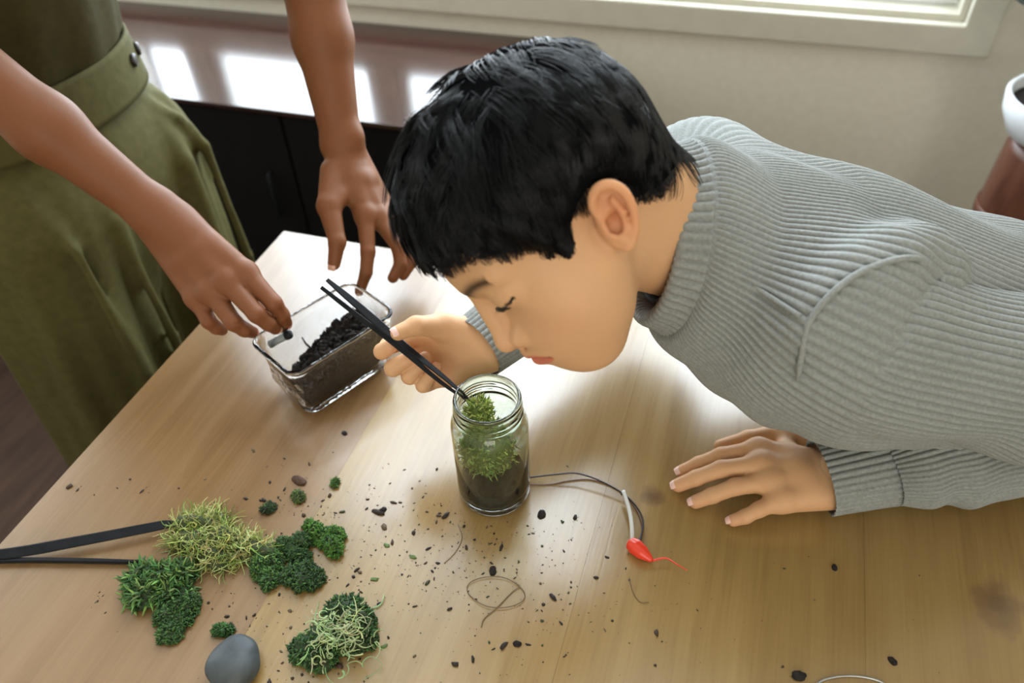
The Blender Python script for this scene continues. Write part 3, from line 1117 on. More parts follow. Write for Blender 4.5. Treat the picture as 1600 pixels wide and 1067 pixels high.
for k in range(NM):
    d = q - HC0
    dn = d / np.linalg.norm(d, axis=1)[:, None]
    off, t = hair_off(q)
    f = k / (NM - 1)
    lift = off * (0.35 + 0.72 * min(1, f * 1.6)) + topness * (0.0036 * np.clip(cl_lift, -1.0, 2.4) * f + 0.0012 * wob * 8 * f)
    path.append(HC0 + dn * (rlook(dn) + np.maximum(lift, 0.0015))[:, None])
    fl = q - W0
    fl = fl - dn * (fl * dn).sum(1)[:, None]
    fl /= np.linalg.norm(fl, axis=1)[:, None] + 1e-6
    # gravity-like turn downwards on the sides and a turn forward over the forehead
    dv = A3(0, 0.25, -1.0)[None] - dn * (A3(0, 0.25, -1.0)[None] * dn).sum(1)[:, None]
    side = np.clip(1 - topness, 0, 1)[:, None] * 0.5
    fl = fl * (1 - side) + dv / (np.linalg.norm(dv, axis=1)[:, None] + 1e-6) * side
    sd = np.cross(dn, fl)
    a = (cl_rot * (0.35 + topness) + wob)[:, None]
    fl = fl * np.cos(a) + sd * np.sin(a)
    fl /= np.linalg.norm(fl, axis=1)[:, None] + 1e-6
    ze, az = zend(q)
    alive = np.clip((q[:, 2] - ze - endj) / 0.006 + 0.15, 0, 1)
    q = q + fl * (L0 / (NM - 1) * alive)[:, None]
path = np.stack(path, 1)
# clump the ends
endc = np.zeros((nc, NM, 3))
cnt = np.bincount(cid, minlength=nc)[:, None, None] + 1e-9
np.add.at(endc, cid, path)
endc /= cnt
wgt = (np.linspace(0, 1, NM) ** 1.5 * 0.55)[None, :, None]
path = path * (1 - wgt) + endc[cid] * wgt
PW = HO + path @ HM.T * HS
rad = np.linspace(1, 0.25, NM)[None, :] ** 0.8 * rng.uniform(0.00026, 0.00042, NS)[:, None]
ho = strands("hair_strands", PW, rad, M_HAIR, hairo)
tag(ho, kind="stuff")

# ------------------------------------------------------------------ sweater
M_KNIT = noise_mat("grey_knit", [(0.3, (0.205, 0.215, 0.205)), (0.7, (0.285, 0.295, 0.285))], 420, 0.9, bump=0.5, bscale=900, dist=0.0008)
M_TEE = noise_mat("black_cotton", [(0.3, (0.008, 0.008, 0.009)), (0.7, (0.014, 0.014, 0.015))], 300, 0.85)
SB = np.stack([SPINE, LEFT, BACK], 1)
VROLL = nrm(CAM - LSH)


def sb(p, a=0, l=0, b=0):
    return p + SPINE * a + LEFT * l + BACK * b


torso = Uni([Ell(sb(NB, 0.140, -0.008, -0.032), (0.155, 0.142, 0.104), SB),
             Ell(sb(NB, 0.320, -0.012, -0.040), (0.21, 0.128, 0.102), SB),
             Cone(sb(NB, 0.04, 0, -0.01), sb(LSH, 0.0, -0.006, 0.0), 0.064, 0.069),
             Cone(sb(NB, 0.04, 0, -0.01), sb(RSH, 0.0, 0.0, 0.0), 0.064, 0.070),
             Cone(sb(LSH, 0.02, -0.02, 0), sb(LSH, 0.10, -0.05, -0.01), 0.050, 0.040)], 0.035)


def hit(sdf, px, py, t0=0.3):
    v, t = ray(px, py), t0
    for _ in range(160):
        d = sdf_at(sdf, (CAM + v * t)[None])[0]
        if d < 2e-4: break
        t += d * 0.7
    return CAM + v * t


# the panel bulges in a roll along the armhole
arm_sdf = Uni([torso, Cone(LSH, LEL, 0.060, 0.056)], 0.01)
rp = [hit(arm_sdf, *q) for q in ((1258, 520), (1290, 462), (1340, 418), (1395, 392), (1440, 388), (1468, 408), (1480, 440))]
rw = (0.002, 0.006, 0.011, 0.014, 0.014, 0.011, 0.004)
torso = Uni([torso, Uni([Cone(rp[i] - VROLL * rw[i] * 0.2, rp[i + 1] - VROLL * rw[i + 1] * 0.2, rw[i], rw[i + 1]) for i in range(6)], 0.008)], 0.026)
# collar ring
CC = Pd(1024, 370, 0.605)
VC = nrm(CAM - CC)
NC = nrm(RC @ A3(-0.99, 0.10, 0) + 0.17 * VC)         # ring axis, towards the head
EA = RC @ A3(0.10, 0.99, 0)
EA = nrm(EA - NC * (EA @ NC))
EB = np.cross(NC, EA)
CRA, CRB = 0.062, 0.060


def rib(phi, a=0.0029):
    return a * np.abs(np.sin(np.pi * phi)) ** 0.7


# body panel: rays from inside, fanning from the collar to the waist
nrib = 112
nv = nrib * 7
vv = np.arange(nv) / nv
ang = 2 * np.pi * vv
ring = CC - NC * 0.0160 + (EA[None] * np.cos(ang)[:, None] * (CRA + 0.0125) + EB[None] * np.sin(ang)[:, None] * (CRB + 0.0125))
OC = sb(NB, 0.125, 0, -0.035)
d0 = ring - OC
d0 /= np.linalg.norm(d0, axis=1)[:, None]
ax = SPINE
perp = EA[None] * np.cos(ang)[:, None] + EB[None] * np.sin(ang)[:, None]
perp = perp - (perp @ ax)[:, None] * ax
perp /= np.linalg.norm(perp, axis=1)[:, None]
org, dr = [], []
nc1, nc2 = 46, 46
for i in range(nc1):
    t = i / (nc1 - 1)
    d = d0 * (1 - t) + perp * t
    dr.append(d / np.linalg.norm(d, axis=1)[:, None])
    org.append(np.repeat(OC[None], nv, 0))
for i in range(1, nc2 + 1):
    t = i / nc2
    dr.append(perp)
    org.append(np.repeat((OC + SPINE * 0.40 * t)[None], nv, 0))
org, dr = np.concatenate(org), np.concatenate(dr)


def cast(sdf, org, dr, lo=0.01, hi=0.34, it=15):
    a, b = np.full(len(org), lo), np.full(len(org), hi)
    for _ in range(it):
        m = (a + b) / 2
        d = sdf_at(sdf, org + dr * m[:, None])
        a = np.where(d < 0, m, a)
        b = np.where(d < 0, b, m)
    return (a + b) / 2


rows = nc1 + nc2
rr = cast(torso, org[::7], dr[::7]).reshape(rows, nrib)
# resample round the ring
ji = np.arange(nv) / 7.0
j0 = np.floor(ji).astype(int) % nrib
j1 = (j0 + 1) % nrib
fr = (ji - np.floor(ji))[None]
R_ = rr[:, j0] * (1 - fr) + rr[:, j1] * fr
for _ in range(3):
    R_ = (np.roll(R_, 3, 1) + 2 * R_ + np.roll(R_, -3, 1)) / 4
# soft folds in the knit; the panel starts at the collar seam
rowi = np.arange(rows)[:, None]
start = np.linalg.norm(ring - OC, axis=1)[None]
wr = np.clip(1 - rowi / 12.0, 0, 1)
wr = wr * wr * (3 - 2 * wr)
R_ = R_ * (1 - wr) + start * wr
R_ = R_ + 0.0022 * np.sin(rowi * 0.22 + 5 * np.sin(ang * 2)[None]) * np.clip((rowi - 8) / 20, 0, 1)
R_ = R_ + rib(vv * nrib)[None] * np.clip(rowi / 3 + 0.2, 0, 1)
TV = org + dr * R_.reshape(-1)[:, None]


def grid_faces(nr, ncol, wrap=True):
    i, j = np.meshgrid(np.arange(nr - 1), np.arange(ncol if wrap else ncol - 1), indexing='ij')
    k = (j + 1) % ncol
    return np.stack([i * ncol + j, i * ncol + k, (i + 1) * ncol + k, (i + 1) * ncol + j], -1).reshape(-1, 4)


sweater = mesh("sweater", TV, grid_faces(rows, nv), M_KNIT, boy)


# seams: neck to shoulder tip, and the roll round the armhole
sl1 = catmull([hit(torso, *q) for q in ((1112, 402), (1150, 430), (1200, 462), (1250, 494))], 30)
tube("seam", sl1 + nrm(CAM - sl1[15]) * 0.0036, 0.0020, M_KNIT, sweater, ns=8)


def ribbed_tube(name, pts, rad, nrib, parent, n=90, amp=0.0028, per=7, fold=None, squash=None):
    C_ = catmull(pts, n)
    # even spacing
    seg = np.r_[0, np.cumsum(np.linalg.norm(np.diff(C_, axis=0), axis=1))]
    s_ = np.linspace(0, seg[-1], n)
    C_ = np.stack([np.interp(s_, seg, C_[:, k]) for k in range(3)], 1)
    tt = s_ / seg[-1]
    r = np.interp(tt, [a for a, _ in rad], [b for _, b in rad])
    k_ = np.array([1, 4, 6, 4, 1]) / 16
    rp = np.pad(r, 2, mode='edge')
    r = sum(rp[i:i + n] * k_[i] for i in range(5))
    T, N, B = frames(C_)
    m = nrib * per
    a = 2 * np.pi * np.arange(m) / m
    Rm = np.repeat(r[:, None], m, 1)
    if fold is not None:
        Rm = Rm + fold(tt[:, None], a[None, :])
    Rm = Rm + rib(np.arange(m) / per, amp)[None]
    V = C_[:, None, :] + Rm[..., None] * (np.cos(a)[None, :, None] * N[:, None, :] + np.sin(a)[None, :, None] * B[:, None, :])
    if squash is not None:
        V = squash(V)
    return mesh(name, V.reshape(-1, 3), grid_faces(n, m), M_KNIT, parent)


def on_table(V, z=TZ + 0.0012):
    V = V.copy()
    zz = V[..., 2]
    V[..., 2] = np.where(zz < z + 0.008, z + 0.008 * np.exp((zz - z - 0.008) / 0.016), zz)
    return V


def fold_up(t, a):
    return 0.006 * np.sin(t * 16 + 2.2 * np.sin(a + 0.7)) * np.exp(-((t - 0.50) / 0.22) ** 2) + 0.0035 * np.sin(t * 24 + a * 2) * np.clip(t * 3, 0, 1)


up_mid = (LSH + LEL) / 2 + A3(0.0, 0.0, 0.008)
lf_mid = (LEL + LWR) / 2 + A3(0, 0, 0.006)
d_w = nrm(LEL - LWR)
a_d = nrm(LEL - LSH)
ribbed_tube("sleeve", [LSH - a_d * 0.025, LSH + a_d * 0.02 + LEFT * 0.001, up_mid, LEL + A3(-0.012, -0.008, 0.016), LEL + A3(0.010, -0.002, -0.002), LEL * 0.8 + LWR * 0.2 + A3(0, 0, 0.0), lf_mid, LWR + d_w * 0.045],
            [(0, 0.042), (0.03, 0.056), (0.06, 0.0650), (0.10, 0.0670), (0.20, 0.066), (0.36, 0.064), (0.50, 0.058), (0.62, 0.050), (0.78, 0.048), (0.86, 0.051), (0.90, 0.057), (0.93, 0.048), (0.955, 0.051), (0.98, 0.044), (1.0, 0.036)], 64, sweater, n=150, fold=fold_up, squash=on_table)
ribbed_tube("cuff", [LWR + d_w * 0.060, LWR + d_w * 0.035, LWR + d_w * 0.010, LWR - d_w * 0.012], [(0, 0.038), (0.3, 0.036), (0.8, 0.034), (1, 0.0335)], 36, sweater, n=26, amp=0.0026, squash=on_table)
d_r = nrm(REL - RWR)
ribbed_tube("sleeve", [sb(RSH, 0.0, 0.03, 0), RSH + A3(0.0, 0.004, -0.02), (RSH + REL) / 2 + A3(0.02, 0.03, -0.01), REL + A3(0.012, 0.012, 0.0), REL * 0.75 + RWR * 0.25, RWR + d_r * 0.05],
            [(0, 0.062), (0.15, 0.060), (0.4, 0.050), (0.6, 0.047), (0.85, 0.041), (1, 0.034)], 60, sweater, n=90, squash=on_table)
ribbed_tube("cuff", [RWR + d_r * 0.060, RWR + d_r * 0.03, RWR - d_r * 0.006], [(0, 0.036), (0.4, 0.033), (1, 0.0300)], 34, sweater, n=22, amp=0.0020)

# collar: inner face, rolled rim, outer band, seam
ncr = 62
m = ncr * 7
a = 2 * np.pi * np.arange(m) / m
prof = [(-0.034, -0.006), (-0.018, -0.0055), (-0.006, -0.0050), (0.000, -0.0045), (0.0045, -0.002), (0.0055, 0.0015), (0.003, 0.0050), (-0.002, 0.0068), (-0.007, 0.0082), (-0.011, 0.0098), (-0.014, 0.0115), (-0.016, 0.0132), (-0.018, 0.0146), (-0.0205, 0.0132), (-0.025, 0.0090)]
pr = catmull([(x, r, 0) for x, r in prof], 40)
V = []
for (x, r, _) in pr:
    rb = rib(np.arange(m) / 7, 0.0030) * (1.0 if x > -0.0150 else 0.3)
    lean = 0.0
    ra = CRA + r + rb
    rbb = CRB + r + rb
    V.append(CC + NC * x + EA[None] * (np.cos(a) * ra)[:, None] + EB[None] * (np.sin(a) * rbb)[:, None])
mesh("collar", np.concatenate(V), grid_faces(len(pr), m), M_KNIT, sweater)
# black undershirt neckband
prof = catmull([(-0.05, 0.0, 0), (-0.02, -0.004, 0), (-0.006, -0.006, 0), (-0.003, -0.008, 0), (-0.008, -0.0095, 0), (-0.05, -0.006, 0)], 24)
a = np.linspace(0, 2 * np.pi, 120, endpoint=False)
V = [CC + NC * x + EA[None] * (np.cos(a) * (CRA - 0.004 + r))[:, None] + EB[None] * (np.sin(a) * (CRB - 0.004 + r))[:, None] for x, r, _ in prof]
mesh("undershirt", np.concatenate(V), grid_faces(24, 120), M_TEE, boy)
# trousers, hidden behind the table
M_DENIM = noise_mat("dark_denim", [(0.3, (0.02, 0.025, 0.04)), (0.7, (0.035, 0.04, 0.06))], 200, 0.85)
pv, pf = surface(Uni([Ell(HIP + A3(0.02, -0.01, -0.01), (0.095, 0.125, 0.10)), *[Cone(HIP + A3(0.0, d, -0.03), KN[i], 0.088, 0.066) for i, d in ((0, 0.06), (1, -0.08))],
                      *[Cone(KN[i], FT[i] + A3(0, 0, 0.02), 0.064, 0.052) for i in (0, 1)]], 0.02), 0.008)
mesh("trousers", pv, pf, M_DENIM, boy)


arm2 = Uni([torso, Cone(LSH, LEL, 0.0655, 0.060)], 0.004)
sl2 = catmull([hit(arm2, *q) for q in ((1246, 596), (1254, 550), (1264, 505), (1296, 462), (1340, 428), (1390, 408), (1432, 404), (1462, 420), (1476, 450))], 60)
tube("seam", sl2 + nrm(CAM - sl2[30]) * 0.0034, np.interp(np.linspace(0, 1, 60), [0, 0.06, 0.94, 1], [0.0006, 0.0022, 0.0026, 0.0006]), M_KNIT, sweater, ns=8)

# ================================================================== the adult at the end of the table
NAILS.clear()
aRE, aRW = Pd(-70, 88, 0.745), Pd(268, 352, 0.825)
aLE, aLW = Pd(482, -60, 0.885), Pd(535, 228, 0.935)
aRS, aLS = A3(-0.86, 0.50, 1.36), A3(-0.78, 0.86, 1.37)
mcA = [Pd(384, 427, 0.808), Pd(357, 441, 0.803), Pd(331, 456, 0.808), Pd(307, 464, 0.818)]
fA = [([Pd(428, 474, 0.800), Pd(441, 492, 0.812), Pd(447, 504, 0.826)], [0.0112, 0.0088, 0.0076, 0.0066]),
      ([Pd(401, 491, 0.790), Pd(419, 505, 0.800), Pd(430, 513, 0.814)], [0.0114, 0.0090, 0.0078, 0.0068]),
      ([Pd(365, 504, 0.796), Pd(382, 515, 0.804), Pd(394, 519, 0.816)], [0.0110, 0.0088, 0.0076, 0.0066]),
      ([Pd(326, 502, 0.812), Pd(338, 512, 0.820), Pd(347, 516, 0.830)], [0.0102, 0.0078, 0.0070, 0.0060])]
thA = ([Pd(292, 372, 0.850), Pd(350, 430, 0.862), Pd(405, 482, 0.858), Pd(440, 508, 0.842)], [0.016, 0.0130, 0.0098, 0.0078])
nA = nrm(mcA[1] - CAM)
hA = hand_sdf(aRW, 0.0225, mcA, fA, thA, nA, palm_drop=0.014, thick=0.0125, kf=0.0014)
mcB = [Pd(571, 336, 0.925), Pd(592, 340, 0.938), Pd(602, 336, 0.955), Pd(604, 326, 0.972)]
fB = [([Pd(575, 394, 0.915), Pd(572, 426, 0.915), Pd(564, 450, 0.920)], [0.0108, 0.0086, 0.0074, 0.0064]),
      ([Pd(622, 384, 0.925), Pd(626, 412, 0.925), Pd(614, 434, 0.925)], [0.0110, 0.0088, 0.0076, 0.0066]),
      ([Pd(642, 380, 0.945), Pd(644, 408, 0.940), Pd(630, 430, 0.935)], [0.0106, 0.0084, 0.0074, 0.0064]),
      ([Pd(644, 356, 0.970), Pd(650, 382, 0.965), Pd(642, 404, 0.958)], [0.0098, 0.0076, 0.0068, 0.0060])]
thB = ([Pd(522, 268, 0.925), Pd(514, 322, 0.905), Pd(527, 378, 0.895), Pd(522, 412, 0.900)], [0.0165, 0.0135, 0.0098, 0.0076])
nB = nrm(mcB[0] - CAM + A3(-0.3, 0, -0.2))
hB = hand_sdf(aLW, 0.0215, mcB, fB, thB, nB, palm_drop=0.012, thick=0.0125, kf=0.0014)
nail(thB[0][3], thB[0][2], nrm(CAM - thB[0][3]) + A3(-0.5, -0.2, 0.0), 0.0076, person='adult', ln=0.011)
nail(fB[0][0][2], fB[0][0][1], A3(0.8, -0.2, 0.3), 0.0064, person='adult')
for f, r in ((fA[0], 0.0066), (fA[1], 0.0068), (fA[2], 0.0066)):
    nail(f[0][2], f[0][1], A3(0.45, -0.25, 0.85), r, person='adult')
aR = Uni([Cone(aRE, aRE * 0.6 + aRW * 0.4, 0.033, 0.0315), Cone(aRE * 0.6 + aRW * 0.4, aRW, 0.0315, 0.0220), Cone(aRW * 0.93 + aRE * 0.07, mcA[1] * 0.2 + aRW * 0.8, 0.0235, 0.021)], 0.02)
aL = Uni([Cone(aLE, aLE * 0.6 + aLW * 0.4, 0.036, 0.034), Cone(aLE * 0.6 + aLW * 0.4, aLW, 0.033, 0.0225), Sph(aLW * 0.96 + aLE * 0.04 + RC @ A3(0.012, 0.0, 0.006), 0.0155)], 0.015)
WC = A3(-0.86, 0.69, 0.0)                      # where the adult stands
core = Uni([Cone(WC + A3(0, 0.05, 0.90), (aRS + aLS) / 2 + A3(0, 0.05, -0.10), 0.065, 0.065), Cone(WC + A3(0, -0.05, 0.90), (aRS + aLS) / 2 + A3(0, -0.05, -0.10), 0.065, 0.065), Cone(aRS, aLS, 0.045, 0.045), Cone(aRS, aRE, 0.042, 0.033), Cone(aLS, aLE, 0.044, 0.038),
            Cone(WC + A3(0, -0.075, 0.86), WC + A3(0.0, -0.10, 0.10), 0.055, 0.038), Cone(WC + A3(0, 0.075, 0.86), WC + A3(0.0, 0.09, 0.10), 0.055, 0.038),
            Cone(WC + A3(-0.04, -0.10, 0.045), WC + A3(0.13, -0.11, 0.035), 0.040, 0.030), Cone(WC + A3(-0.04, 0.09, 0.045), WC + A3(0.13, 0.10, 0.035), 0.040, 0.030)], 0.025)
bits = [surface(Uni([hA, aR], 0.010), 0.0015), surface(Uni([hB, aL], 0.010), 0.0015), surface(core, 0.007)]
offs_ = np.cumsum([0] + [len(b[0]) for b in bits])
AV = np.concatenate([b[0] for b in bits])
AF = np.concatenate([b[1] + offs_[i] for i, b in enumerate(bits)])
ac = np.repeat(np.array([[0.195, 0.073, 0.029]]), len(AV), 0)
for f in fA + fB:
    for p, wgt in ((f[0][2], 0.4), (f[0][0], 0.3)):
        g_ = (wgt * gauss(AV, p, (0.012,) * 3))[:, None]
        ac = ac * (1 - g_) + np.array([[0.205, 0.063, 0.027]]) * g_
adult = tag(empty("person", (WC[0], WC[1], 0)), "adult in olive trousers reaching bare arms over the plastic tub", "person")
mesh("body", AV, AF, M_SKIN, adult, cols=ac)
M_NAILB = mat("nail_b", (0.60, 0.33, 0.25), 0.25)
for who, V, F in NAILS:
    mesh("fingernail", V, F, M_NAILB, adult)

# trousers
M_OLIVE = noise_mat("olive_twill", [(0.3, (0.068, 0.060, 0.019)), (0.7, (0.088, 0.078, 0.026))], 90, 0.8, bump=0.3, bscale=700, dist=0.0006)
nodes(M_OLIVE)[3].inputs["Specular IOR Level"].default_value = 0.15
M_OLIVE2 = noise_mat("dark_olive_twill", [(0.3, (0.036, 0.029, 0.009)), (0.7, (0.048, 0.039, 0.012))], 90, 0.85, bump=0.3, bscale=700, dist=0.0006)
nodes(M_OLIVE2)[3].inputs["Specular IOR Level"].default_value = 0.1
LR, LL = WC + A3(0.005, -0.105, 0), WC + A3(0.005, 0.090, 0)


def W(a, b):
    return A3(a, b, 0) + WC


tro = Uni([Ell(WC + A3(-0.005, 0, 0.80), (0.118, 0.172, 0.175)),
           Cone(LR + A3(0, 0.01, 0.80), LR + A3(-0.01, 0, 0.06), 0.100, 0.108), Cone(LL + A3(0, 0, 0.80), LL + A3(-0.01, 0, 0.06), 0.098, 0.105)], 0.03)
pleats = []
for c_, ys in ((LR, (0.040, -0.030)), (LL, (-0.005, 0.045))):
    for y in ys:
        pts = [c_ + A3(0.060, y * 0.9, 0.870), c_ + A3(0.106, y, 0.80), c_ + A3(0.112, y * 1.1, 0.60), c_ + A3(0.110, y * 1.1, 0.20)]
        pleats += [Cone(pts[k], pts[k + 1], (0.004, 0.008, 0.009)[k], (0.008, 0.009, 0.008)[k]) for k in range(3)]
tro = Uni([tro, Uni(pleats, 0.004)], 0.020)


def drape(P):
    lr = (P[:, 1] < WC[1] - 0.008)
    cy = np.where(lr, LR[1], LL[1])
    th = np.arctan2(P[:, 1] - cy, P[:, 0] - LR[0])
    z = P[:, 2]
    rmp = np.clip((0.90 - z) / 0.25, 0, 1)
    return rmp * (0.0055 * np.sin(7 * th + 1.3 + 2.0 * np.sin(z * 4)) + 0.003 * np.sin(13 * th - z * 6))


tro = Disp(tro, drape)
# slanted pocket lip on the far hip
pk = [WC + A3(0.066, 0.085, 0.890), WC + A3(0.098, 0.118, 0.85), WC + A3(0.088, 0.150, 0.79), WC + A3(0.07, 0.165, 0.73)]
tro = Uni([tro, Uni([Cone(pk[i], pk[i + 1], 0.004, 0.006) for i in range(3)], 0.004)], 0.012)
tv, tf = surface(tro, 0.005)
ok_ = tv[:, 2] > 0.045
tv[:, 2] = np.maximum(tv[:, 2], 0.02)
trous = mesh("trousers", tv, tf, M_OLIVE, adult)


def band(name, z0, z1, rx0, ry0, rx1, ry1, m_, parent, c0=WC, c1=WC, th=0.004, n=120, rows=10, fold=0.0):
    V = []
    a = np.linspace(0, 2 * np.pi, n, endpoint=False)
    for k in range(2 * rows):
        t = k / (rows - 1) if k < rows else (2 * rows - 1 - k) / (rows - 1)
        inn = 0 if k < rows else th
        c_ = np.array(c0) * (1 - t) + np.array(c1) * t
        z = z0 + (z1 - z0) * t
        w_ = fold * np.sin(a * 7 + t * 3) + fold * 0.6 * np.sin(a * 13 - t * 5)
        V.append(np.stack([c_[0] + (rx0 + (rx1 - rx0) * t - inn + w_) * np.cos(a), c_[1] + (ry0 + (ry1 - ry0) * t - inn + w_) * np.sin(a), np.full(n, z)], 1))
    V = np.concatenate(V)
    F = grid_faces(2 * rows, n)
    F = np.concatenate([F, np.stack([(2 * rows - 1) * n + np.arange(n), (2 * rows - 1) * n + (np.arange(n) + 1) % n, (np.arange(n) + 1) % n, np.arange(n)], 1)])
    return mesh(name, V, F, m_, parent)


band("waistband", 0.905, 0.970, 0.104, 0.160, 0.100, 0.152, M_OLIVE, trous, th=0.005)
M_BUTTON = mat("dark_button", (0.03, 0.026, 0.022), 0.35)
for a_ in (0.60, 0.88):
    n_ = nrm(A3(math.cos(a_) / 0.102, math.sin(a_) / 0.147, 0))
    b_ = WC + A3(0.1020 * math.cos(a_), 0.157 * math.sin(a_), 0.943)
    tube("button", [b_ - n_ * 0.001, b_ + n_ * 0.0018, b_ + n_ * 0.0035, b_ + n_ * 0.0042], [0.0085, 0.0085, 0.0078, 0.0055], M_BUTTON, trous, ns=20)
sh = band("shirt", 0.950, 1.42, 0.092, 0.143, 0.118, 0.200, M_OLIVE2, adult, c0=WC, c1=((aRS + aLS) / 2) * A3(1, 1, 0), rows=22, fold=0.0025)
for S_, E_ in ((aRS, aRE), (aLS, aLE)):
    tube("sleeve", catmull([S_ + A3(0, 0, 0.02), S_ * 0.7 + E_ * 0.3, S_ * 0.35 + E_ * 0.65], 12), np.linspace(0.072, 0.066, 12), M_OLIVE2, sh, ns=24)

# ================================================================== things on the table
M_SOIL = noise_mat("dark_soil", [(0.3, (0.006, 0.0035, 0.0025)), (0.55, (0.013, 0.008, 0.0055)), (0.8, (0.034, 0.019, 0.012))], 180, 0.9, bump=0.6, bscale=500, dist=0.002)
M_MOSS = col_mat("moss", 0.75, **{"Subsurface Weight": 0.0})


def vnoise(P, f, seed=0):
    """cheap smooth noise from sines"""
    r = np.random.default_rng(seed)
    out = np.zeros(len(P))
    for k in range(6):
        d = r.normal(size=3)
        d /= np.linalg.norm(d)
        out += np.sin(P @ d * f * (1 + 0.35 * k) + r.uniform(0, 6.3)) / (1 + 0.3 * k)
    return out / 3.2


def ico(sub):
    bm = bmesh.new()
    bmesh.ops.create_icosphere(bm, subdivisions=sub, radius=1.0)
    V = np.array([v.co[:] for v in bm.verts])
    F = np.array([[v.index for v in f.verts] for f in bm.faces])
    bm.free()
    return V, F


ICO1, ICO2, ICO3, ICO4 = ico(1), ico(3), ico(3), ico(5)


def lump(name, c, r, m_, parent, seed, amp=0.18, f=4.0, I=ICO3, rotz=0.0, flat=True, cols=None):
    V, F = I
    n = vnoise(V, f, seed) * amp + vnoise(V, f * 3.1, seed + 9) * amp * 0.4
    P = V * (1 + n)[:, None] * np.array(r)
    ca, sa = math.cos(rotz), math.sin(rotz)
    P = P @ np.array([[ca, sa, 0], [-sa, ca, 0], [0, 0, 1]])
    if flat:
        P[:, 2] = np.maximum(P[:, 2], -0.0005)
    return mesh(name, P + np.array(c), F, m_, parent, cols=cols)


def hsvj(base, n, r, dv=0.35, dh=0.12):
    c = np.array(base)[None] * r.uniform(1 - dv, 1 + dv, (n, 1)) * (1 + r.normal(0, dh, (n, 3)))
    return np.clip(c, 0.002, 0.9)


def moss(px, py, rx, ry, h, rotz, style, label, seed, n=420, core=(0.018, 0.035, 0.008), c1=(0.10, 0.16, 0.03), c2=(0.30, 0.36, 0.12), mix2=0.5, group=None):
    """a clump of moss: dark lumpy heart and many shoots"""
    r = np.random.default_rng(seed)
    c = Pt(px, py, 0.0005)
    root = tag(empty("moss_clump", c), label, "moss", group)
    ca, sa = math.cos(rotz), math.sin(rotz)
    rot = np.array([[ca, sa, 0], [-sa, ca, 0], [0, 0, 1]])
    nl = 2 if max(rx, ry) < 0.012 else (6 if max(rx, ry) > 0.03 else 4)
    la = r.uniform(0, 6.28) + np.arange(nl) * 6.283 / nl + r.normal(0, 0.35, nl)
    lr = r.uniform(0.38, 0.60, nl)
    lc = np.stack([np.cos(la) * lr * rx, np.sin(la) * lr * ry, np.zeros(nl)], 1)
    lc[0] *= 0.15
    ls = np.stack([r.uniform(0.42, 0.60, nl) * rx, r.uniform(0.42, 0.60, nl) * ry, r.uniform(0.55, 1.0, nl) * h], 1)
    HV_, HF_ = [], []
    Vi, Fi = ICO2
    for k in range(nl):
        P_ = Vi * (1 + vnoise(Vi, 3.0, seed + k) * 0.22)[:, None] * ls[k] * 0.80 + lc[k]
        P_[:, 2] = np.maximum(P_[:, 2], -0.0004)
        HV_.append(P_ @ rot + c)
        HF_.append(Fi + k * len(Vi))
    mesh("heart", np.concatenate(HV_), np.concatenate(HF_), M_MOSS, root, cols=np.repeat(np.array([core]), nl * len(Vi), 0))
    n = int(n * 1.5)
    d = r.normal(size=(n, 3))
    d[:, 2] = np.abs(d[:, 2]) * 0.9 + 0.02
    d /= np.linalg.norm(d, axis=1)[:, None]
    li = r.integers(0, nl, n)
    b = (d * (0.80 + 0.18 * vnoise(d, 6.0, seed))[:, None] * ls[li] * r.uniform(0.85, 1.05, (n, 1)) + lc[li]) @ rot
    dd = (d / ls[li] * min(rx, ry)) @ rot
    dd /= np.linalg.norm(dd, axis=1)[:, None]
    if style == 'string':
        m_, L_, rad = 11, r.uniform(0.010, 0.022, n), 0.00060
        t = r.normal(size=(n, 3)); t[:, 2] *= 0.35
        t /= np.linalg.norm(t, axis=1)[:, None]
        P = [b.copy()]
        ax = dd * r.uniform(0.4, 1.0, (n, 1)) + r.normal(0, 0.5, (n, 3))
        ax /= np.linalg.norm(ax, axis=1)[:, None]
        om = r.normal(0, 2.4, n) / m_ * 2.4
        q = b.copy()
        for k in range(m_ - 1):
            cr = np.cross(ax, t)
            t = t * np.cos(om)[:, None] + cr * np.sin(om)[:, None] + ax * (ax * t).sum(1)[:, None] * (1 - np.cos(om))[:, None]
            step = t + dd * 0.05
            q = q + step * (L_ / (m_ - 1))[:, None]
            q[:, 2] = np.maximum(q[:, 2], 0.0006)
            P.append(q.copy())
        P = np.stack(P, 1)
        R = np.linspace(1, 0.4, m_)[None] * r.uniform(0.7, 1.3, (n, 1)) * rad
    else:
        m_ = 5
        L_ = r.uniform(0.0024, 0.0050, n) * (2.6 if style == 'fern' else 1.0)
        t = dd + r.normal(0, 0.45, (n, 3))
        t /= np.linalg.norm(t, axis=1)[:, None]
        P, q = [b.copy()], b.copy()
        bend = r.normal(0, 0.30, (n, 3)) + A3(0, 0, -0.10)
        for k in range(m_ - 1):
            t = t + bend * 0.5
            t /= np.linalg.norm(t, axis=1)[:, None]
            q = q + t * (L_ / (m_ - 1))[:, None]
            q[:, 2] = np.maximum(q[:, 2], 0.0006)
            P.append(q.copy())
        P = np.stack(P, 1)
        prof = np.array([0.7, 1.15, 1.0, 0.7, 0.15])
        R = prof[None] * r.uniform(0.7, 1.3, (n, 1)) * (0.0010 if style == 'fern' else 0.00085)
    cc = np.where(r.random((n, 1)) < mix2, hsvj(c2, n, r), hsvj(c1, n, r))
    o = strands("shoots", P + c, R, M_MOSS, root, cols=cc, ns=4)
    tag(o, kind="stuff")
    return root


